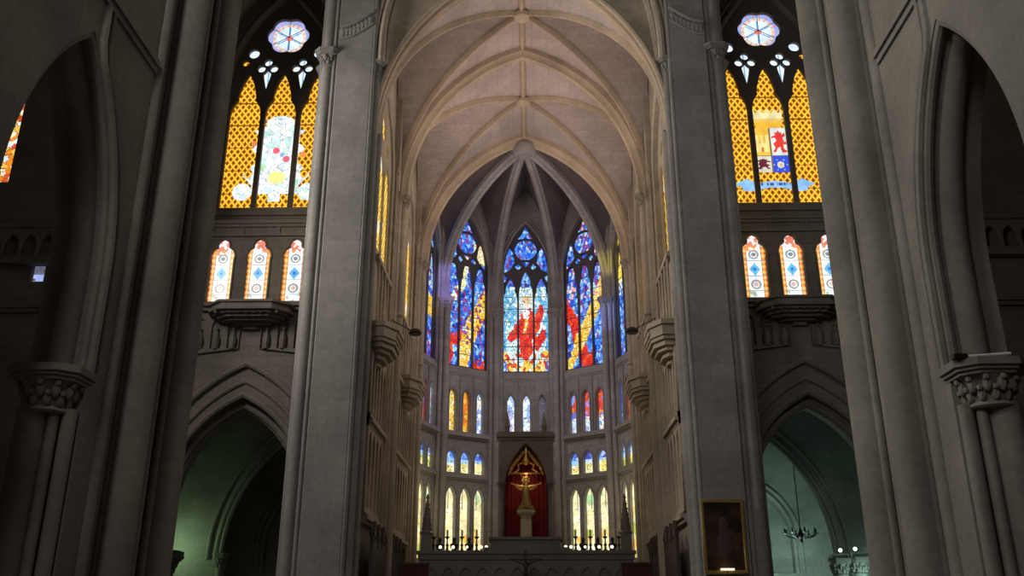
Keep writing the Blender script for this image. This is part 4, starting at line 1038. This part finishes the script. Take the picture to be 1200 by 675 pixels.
# pedestal
t = thing('pedestal', (0,45.9,5.6), 'cream fluted marble pedestal carrying the gilded statue', 'pedestal')
MB().box(-1.2,1.2,45.6,46.31,5.3,5.65).build('plinth', M_ALT, t, False)
mb = MB(); mb.lathe(0,45.95,[(.36,5.65),(.36,5.75),(.28,5.8),(.24,5.88),(.24,6.75),(.3,6.82),(.26,6.86),(.42,6.98),(.46,7.05),(.46,7.15)],20)
mb.build('column', M_MARB, t)
mb = MB()
for k in range(12):
    a = 2*PI*k/12; mb.tube([(.25*math.cos(a),45.95+.25*math.sin(a),5.9),(.25*math.cos(a),45.95+.25*math.sin(a),6.72)], .03, 5)
mb.build('flute', M_MARB, t)
# statue
zb = 7.42
t = thing('robed_statue', (0,45.95,7.15), 'gilded robed statue with arms stretched wide in front of red curtain', 'statue')
mb = MB()
for k in range(9):
    a = 2*PI*k/9; mb.ball((.28*math.cos(a),45.95+.22*math.sin(a),7.25+.05*math.sin(k*2.1)), .15, 8, 6)
mb.build('cloud_base', M_GILT2, t)
mb = MB(); P = []
for (z, rx, ry, cxo) in ((7.25,.26,.2,0),(7.45,.25,.19,.01),(7.7,.2,.16,.0),(7.95,.17,.13,-.01),(8.1,.18,.13,-.01),(8.28,.2,.13,0),(8.36,.15,.11,0),(8.41,.07,.07,0)): P.append((z,rx,ry,cxo))
n = 40; vs = []
for z, rx, ry, cxo in P:
    fold = .10*max(0, (8.3-z)) 
    for k in range(n):
        a = 2*PI*k/n; q = 1+fold*math.sin(a*9+z*1.5); vs.append((cxo+rx*q*math.cos(a), 45.95+ry*q*math.sin(a), z))
fs = [(j*n+k, j*n+(k+1)%n, (j+1)*n+(k+1)%n, (j+1)*n+k) for j in range(len(P)-1) for k in range(n)]+[tuple(range(n))[::-1], tuple((len(P)-1)*n+k for k in range(n))]
mb.add(vs, fs).build('robe', M_GILT2, t)  # dull gilt puts the dimmer light on the robe into its colour
def skinned(name, verts, edges, radii, mat, parent, sub=1):
    me = bpy.data.meshes.new(name); me.from_pydata(verts, edges, []); o = bpy.data.objects.new(name, me); COL.objects.link(o)
    md = o.modifiers.new('s', 'SKIN'); sv = me.skin_vertices[0].data
    for i, r in enumerate(radii): sv[i].radius = (r, r)
    sv[0].use_root = True
    sb = o.modifiers.new('d', 'SUBSURF'); sb.levels = sub; sb.render_levels = sub
    bpy.context.view_layer.update()
    m2 = bpy.data.meshes.new_from_object(o.evaluated_get(bpy.context.evaluated_depsgraph_get()))
    bpy.data.objects.remove(o); return link(name, m2, mat, parent, True)
V = [(0,45.95,8.2),(0,45.95,8.42),(0,45.93,8.55)]; E = [(0,1),(1,2)]; RD_ = [.13,.055,.09]
for sx in (-1,1):
    k = len(V); V += [(sx*.18,45.95,8.33),(sx*.40,45.88,8.31),(sx*.60,45.80,8.40),(sx*.68,45.78,8.42)]; E += [(0,k),(k,k+1),(k+1,k+2),(k+2,k+3)]; RD_ += [.085,.06,.04,.035]
    for f in range(4):
        q = len(V); V += [(sx*(.755+.01*(f in (1,2))),45.775-.025*(f-1.5),8.45+.022*(f-1.5))]; E += [(k+3,q)]; RD_ += [.012]
    q = len(V); V += [(sx*.70,45.75,8.48)]; E += [(k+3,q)]; RD_ += [.012]
skinned('body', V, E, RD_, M_GOLD, t, 2)
mb = MB()
for sx in (-1,1):  # hanging sleeves
    vs = [(sx*.18,45.95,8.40),(sx*.52,45.83,8.42),(sx*.54,45.82,8.30),(sx*.36,45.86,8.17),(sx*.18,45.93,8.15)]
    b2 = [(x,y+.09,z) for x,y,z in vs]; mb.add(vs+b2, [(0,1,2,3,4),(9,8,7,6,5)]+[(i,(i+1)%5,5+(i+1)%5,5+i) for i in range(5)])
mb.build('sleeve', M_GOLD, t)
mb = MB(); mb.ball((0,45.925,8.60),.105,14,10,(.85,.95,1.18)); mb.ball((0,45.82,8.585),.022,6,5,(1,1,1.5))
for sx in (-1,1): mb.ball((sx*.035,45.835,8.615),.014,6,5); mb.ball((sx*.09,45.93,8.6),.02,6,5,(.5,1,1.4))
mb.ball((0,45.835,8.545),.02,6,4,(1.5,.6,.5)); mb.build('head', M_GOLD, t)
mb = MB(); mb.ball((0,45.965,8.64),.115,12,8,(.95,.9,1.1)); mb.tube([(-.07,45.98,8.62),(-.1,45.98,8.42)],[.05,.02],6); mb.tube([(.07,45.98,8.62),(.1,45.98,8.42)],[.05,.02],6); mb.build('hair', M_GILT2, t)
mb = MB()
for k in range(14):
    a = 2*PI*k/14; mb.tube([(.15*math.cos(a),46.02,8.64+.15*math.sin(a)),((.27 if k%2 else .22)*math.cos(a),46.02,8.64+(.27 if k%2 else .22)*math.sin(a))],[.02,.005],5)
mb.tube([(.15*math.cos(2*PI*k/20),46.02,8.64+.15*math.sin(2*PI*k/20)) for k in range(21)], .015, 5); mb.build('halo', M_GOLD, t)
# altar table + crucifix
t = thing('altar_table', (0,42.2,2.0), 'altar table in front of the screen, carrying the dark crucifix', 'altar')
MB().box(-1.9,1.9,41.8,42.9,3.0,3.15).build('tabletop', M_MARB, t, False)
for sx in (-1,1): MB().box(sx*1.3-.25,sx*1.3+.25,41.95,42.75,2.0,3.0).build('leg', M_ALT, t, False)
t = thing('crucifix', (0,42.3,3.15), 'dark bronze crucifix with arms-raised figure, standing before the altar', 'crucifix')
MB().lathe(0,42.3,[(.28,3.15),(.28,3.22),(.16,3.3),(.07,3.5),(.05,3.6)],14).build('base', M_BRZ, t)
mb = MB(); mb.box(-.055,.055,42.27,42.34,3.5,4.95); mb.box(-.76,.76,42.275,42.335,4.52,4.62); mb.box(-.1,.1,42.25,42.27,4.72,4.8); mb.build('cross', M_BRZ, t, False)
V = [(0,42.2,4.0),(0,42.19,4.2),(0,42.2,4.36),(.01,42.18,4.43),(.02,42.15,4.52)]; E = [(0,1),(1,2),(2,3),(3,4)]; RD_ = [.085,.075,.1,.035,.06]
for sx in (-1,1):
    k = len(V); V += [(sx*.13,42.22,4.40),(sx*.36,42.24,4.47),(sx*.6,42.25,4.57)]; E += [(2,k),(k,k+1),(k+1,k+2)]; RD_ += [.045,.035,.025]
    q = len(V); V += [(sx*.67,42.25,4.59),(sx*.66,42.25,4.62),(sx*.64,42.23,4.63)]; E += [(k+2,q),(k+2,q+1),(k+2,q+2)]; RD_ += [.01,.01,.01]
    k = len(V); V += [(sx*.06,42.19,3.93),(sx*.07,42.13,3.75),(sx*.03,42.22,3.55)]; E += [(0,k),(k,k+1),(k+1,k+2)]; RD_ += [.06,.045,.03]
skinned('figure', V, E, RD_, M_BRZ, t, 2)
MB().lathe(0,42.2,[(.09,3.85),(.115,3.93),(.1,4.04),(.08,4.06)],12).build('loincloth', M_BRZ, t)

# candlesticks, reliquaries, lamps along the screen
for s in (-1,1):
    sw = side_word[s]
    for k, x in enumerate((2.35,3.05,3.75,4.4)):
        word = ('innermost','second from the centre','third from the centre','outermost')[k]
        t = thing('candlestick', (s*x,44.9,5.1), 'tall dark candlestick on the altar screen, %s on the %s'%(word, sw), 'candlestick', 'candlesticks along the altar screen')
        z = 5.1
        MB().lathe(s*x,44.9,[(.16,z),(.16,z+.05),(.06,z+.12),(.04,z+.25),(.08,z+.32),(.035,z+.4),(.035,z+.6),(.11,z+.68),(.11,z+.71)],12).build('stem', M_BRZ, t)
        MB().lathe(s*x,44.9,[(.045,z+.7),(.045,z+1.0),(.01,z+1.04)],8).build('candle', M_MARB, t)
    for k, x in enumerate((2.7,3.4,4.08)):
        word = ('inner','middle','outer')[k]
        t = thing('reliquary_bust', (s*x,44.75,5.1), '%s dark bust between candlesticks on the %s of the altar screen'%(word, sw), 'bust', 'busts along the altar screen')
        mb = MB(); mb.lathe(s*x,44.75,[(.15,5.1),(.15,5.16),(.1,5.2),(.19,5.36),(.2,5.45),(.07,5.53),(.06,5.58)],12,sy=.7); mb.build('shoulders', M_BRZ, t)
        mb = MB(); mb.ball((s*x,44.73,5.66),.10,10,8,(.85,1,1.15)); mb.ball((s*x,44.63,5.65),.02,5,4); mb.build('head', M_BRZ, t)
    for k, x in enumerate((1.85,2.1,2.75,3.4,4.0)):
        word = ('innermost','second','third','fourth','outermost')[k]
        t = thing('globe_lamp', (s*x,44.15,5.1), 'tiny glowing globe on the edge of the altar screen, %s to the %s'%(word, sw), 'lamp', 'glowing globes on the altar screen')
        MB().lathe(s*x,44.15,[(.06,5.1),(.03,5.14),(.02,5.2)],8).build('base', M_BRZ, t)
        MB().ball((s*x,44.15,5.27),.075 if k != 2 else .06,10,7).build('globe', M_BULB, t)
    # corner pinnacle
    t = thing('stone_pinnacle', (s*4.72,44.7,5.1), 'crocketed stone spire at the %s end of the altar screen'%sw, 'pinnacle')
    MB().box(s*4.72-.24,s*4.72+.24,44.46,44.94,5.1,5.9).build('plinth', M_ALT, t, False)
    mb = MB(); mb.lathe(s*4.72,44.7,[(.3,5.9),(.32,6.0),(.25,6.05),(.05,7.55),(.09,7.6),(.02,7.8)],8); mb.build('spire', M_ALT, t)
    mb = MB()
    for k in range(6):
        for q in range(4):
            a = PI/4+q*PI/2; rr = .27-.035*k; mb.ball((s*4.72+rr*math.cos(a),44.7+rr*math.sin(a),6.15+.23*k),.05,5,4)
    mb.build('crocket', M_ALT, t)

# choir stalls with gables
for s in (-1,1):
    sw = side_word[s]
    for y0, y1, nm in ((34.4,37.5,'nearer'),(39.3,42.4,'farther')):
        t = thing('choir_stall', (s*5.35,(y0+y1)/2,2.0), '%s carved choir stall with dark gabled back along the %s wall'%(nm, sw), 'stall')
        xa, xb = sorted((s*5.62,s*5.5)); MB().box(xa,xb,y0,y1,2.0,4.5).build('back', M_WOOD, t, False)
        F = frame((s*5.56,0,0),(0,1,0)); mb = []; n_ = 3; st = (y1-y0)/n_
        for k in range(n_):
            c_ = y0+st*(k+.5); mb.append(fill(F, [[(c_-st*.46,4.5),(c_+st*.46,4.5),(c_,5.45)], circ(c_,4.8,.13,12)], -.05, .05))
        link('gable', join(mb), M_WOOD, t)
        for k in range(n_+1): MB().lathe(s*5.56,y0+st*k+(.05 if k==0 else -.05 if k==n_ else 0),[(.07,4.5),(.07,4.9),(.1,4.95),(.01,5.4)],6).build('finial', M_WOOD, t)
        xa, xb = sorted((s*5.5,s*4.9)); MB().box(xa,xb,y0,y1,2.42,2.52).build('seat', M_REDW, t, False)
        MB().box(xa,xb,y0+.04,y1-.04,2.0,2.42).build('seat_base', M_WOOD, t, False)
        for k in range(n_+1):
            q = y0+st*k; m_ = MB(); m_.box(xa,xb,q-.04,q+.04,2.52,3.1); m_.box(xa-.02,xb+.02,q-.08,q+.08,3.1,3.16); m_.build('armrest', M_WOOD, t, False)
# presbytery benches beside the altar
for s in (-1,1):
    sw = side_word[s]
    t = thing('high_back_bench', (s*4.55,38.6,2.0), 'dark red upholstered high-backed bench beside the altar on the %s'%sw, 'bench')
    x0, x1 = sorted((s*3.95,s*5.2))
    MB().box(x0,x1,39.0,39.12,2.0,4.15).build('backrest', M_REDW, t, False); MB().box(x0,x1,38.4,39.0,2.4,2.5).build('seat', M_REDW, t, False)
    for xx in (x0+.05,x1-.05):
        for yy in (38.45,38.95): MB().box(xx-.04,xx+.04,yy-.04,yy+.04,2.0,2.4).build('leg', M_WOOD, t, False)
    MB().box(x0-.05,x1+.05,38.97,39.15,4.15,4.23).build('top_rail', M_WOOD, t, False)

# painting on the right pier
def paintmat():
    m, nt, N, L = newmat('dark_oil_painting')
    out = N.new('ShaderNodeOutputMaterial'); b = N.new('ShaderNodeBsdfPrincipled'); L.new(b.outputs[0], out.inputs[0])
    n = N.new('ShaderNodeTexNoise'); n.inputs['Scale'].default_value = 1.6; n.inputs['Detail'].default_value = 6
    g_ = N.new('ShaderNodeNewGeometry'); L.new(g_.outputs['Position'], n.inputs['Vector'])
    r = N.new('ShaderNodeValToRGB'); r.color_ramp.elements[0].position = .35; r.color_ramp.elements[0].color = (.012,.006,.004,1)
    r.color_ramp.elements[1].position = .75; r.color_ramp.elements[1].color = (.10,.045,.022,1)
    L.new(n.outputs[0], r.inputs[0]); L.new(r.outputs[0], b.inputs['Base Color']); b.inputs['Roughness'].default_value = .35
    return m
t = thing('framed_painting', (6.72,31.6,4.6), 'large dark brown framed painting hung on the right choir pier', 'painting')
F = frame((6.72,31.74,0),(1,0,0))
link('frame', fill(F, [rect(-.72,.72,3.35,5.78), rect(-.62,.62,3.47,5.66)], .0, .12, .02), M_GILT2, t)
link('canvas', fill(F, [rect(-.63,.63,3.46,5.67)], .01, .05), paintmat(), t)
mb = MB(); 
for z, w_, h_ in ((4.9,.16,.3),(4.3,.24,.45)): mb.ball((6.72,31.69,z), w_, 10, 8, (1,.05,h_/w_))
mb.build('painted_figure', plain('umber_paint',(.055,.028,.018)), t)
l = thing('picture_light', (6.72,31.5,3.4), 'small warm picture light at the bottom edge of the painting', 'lamp')
MB().tube([(6.5,31.52,3.5),(6.94,31.52,3.5)], .03, 8).build('tube', M_BULB, l)
MB().tube([(6.72,31.62,3.42),(6.72,31.52,3.46)], .015, 6).build('bracket', M_BLK, l)

# floodlight lying on the right capital
t = thing('floodlight', (8.2,16.0,6.14), 'white tube floodlight with black head resting on the right arcade capital', 'lamp')
MB().tube([(8.1,15.86,6.18),(8.85,15.82,6.22)], .028, 8).build('tube', M_WHT, t)
mb = MB(); mb.box(7.84,8.08,15.8,15.95,6.14,6.22); mb.build('head', M_BLK, t, False)

# ------------------------------------------------------------------ lights
def area(loc, tgt, size, power, col, name='area_light', spread=180):
    d = bpy.data.lights.new(name, 'AREA'); d.shape = 'DISK'; d.size = size; d.energy = power; d.color = col; d.spread = R(spread)
    o = bpy.data.objects.new(name, d); COL.objects.link(o); o.location = loc
    o.rotation_euler = (Vector(tgt)-Vector(loc)).to_track_quat('-Z','Y').to_euler(); return o
def point(loc, power, col, rad=.5, name='point_light'):
    d = bpy.data.lights.new(name, 'POINT'); d.energy = power; d.color = col; d.shadow_soft_size = rad
    o = bpy.data.objects.new(name, d); COL.objects.link(o); o.location = loc; return o
def spot(loc, tgt, ang, power, col, rad=.3, name='spot_light', blend=.6):
    d = bpy.data.lights.new(name, 'SPOT'); d.energy = power; d.color = col; d.spot_size = R(ang); d.spot_blend = blend; d.shadow_soft_size = rad
    o = bpy.data.objects.new(name, d); COL.objects.link(o); o.location = loc
    o.rotation_euler = (Vector(tgt)-Vector(loc)).to_track_quat('-Z','Y').to_euler(); return o

w = bpy.data.worlds.new('world'); C.world = w; w.use_nodes = True
w.node_tree.nodes['Background'].inputs[0].default_value = (.05,.05,.06,1); w.node_tree.nodes['Background'].inputs[1].default_value = 1

area((-7.4,8,18), (8.4,14.5,10), 3, 620, (1,.99,.96))  # unseen lamp added in the nave to brighten the right spandrel
area((-6.5,-6,20), (8,28,10), 8, 950, (1,.97,.93))
area((-17,27,20), (8,19,11), 5, 2300, (1,.94,.86))  # unseen lamp added in the left transept to light the right pier
point((-13,29,17), 90, (1,.96,.92), 1.5)  # weak unseen fill added in each transept for the flank walls
point((13,29,17), 80, (1,.96,.92), 1.5)
area((18,26,22), (-7.5,28,14), 6, 180, (1,.93,.9))
point((0,27,27), 240, (1,.93,.88), 3)
point((0,35,15), 130, (1,.88,.76), 1.5)
point((0,42,17), 120, (1,.87,.78), 1.5)
for sx in (-1,1):
    for yy in (35.6,42.5): area((sx*5.3,yy,20.0), (-sx*4.5,yy,25.5), 3, 175, (1,.84,.76), spread=140)  # lamps added by the choir windows to light the opposite vault slopes
point((0,47.5,15), 180, (.85,.85,1), 1.5)
point((-4,47,8), 60, (1,.85,.5), .8)
point((4,47,8), 60, (1,.85,.5), .8)
spot((0,43.7,10.0), (0,46.2,8.7), 34, 90, (1,.78,.5), .2)
point((0,46.6,9.0), 6, (1,.5,.35), .1)  # small unseen lamp added in the niche to brighten the red curtain
# ambulatory lamps
point((-16.9,43.6,5.2), 75, (.62,1,.55), .25)
point((-13,41,7), 7, (.75,1,.65), .6)
point((13.2,48.5,4.2), 600, (.62,1,.88), .5)
point((15.3,42.6,3.4), 90, (.6,1,.88), .3)
point((17.2,42.0,4.5), 30, (.55,1,.9), .4)
# added spots imitating coloured light cast by the stained glass
spot((3,43,20), (-4.95,50.2,20.6), 17, 5000, (.33,.28,1), .3)
spot((-3,43,20), (4.95,50.2,21.9), 9, 3600, (1,.85,.12), .3)
spot((-3,43,18), (4.95,50.2,18.6), 12, 4500, (.28,.33,1), .3)

point((-13,49,5), 10, (1,.8,.6), .5)  # faint unseen fill added inside the dark left arch
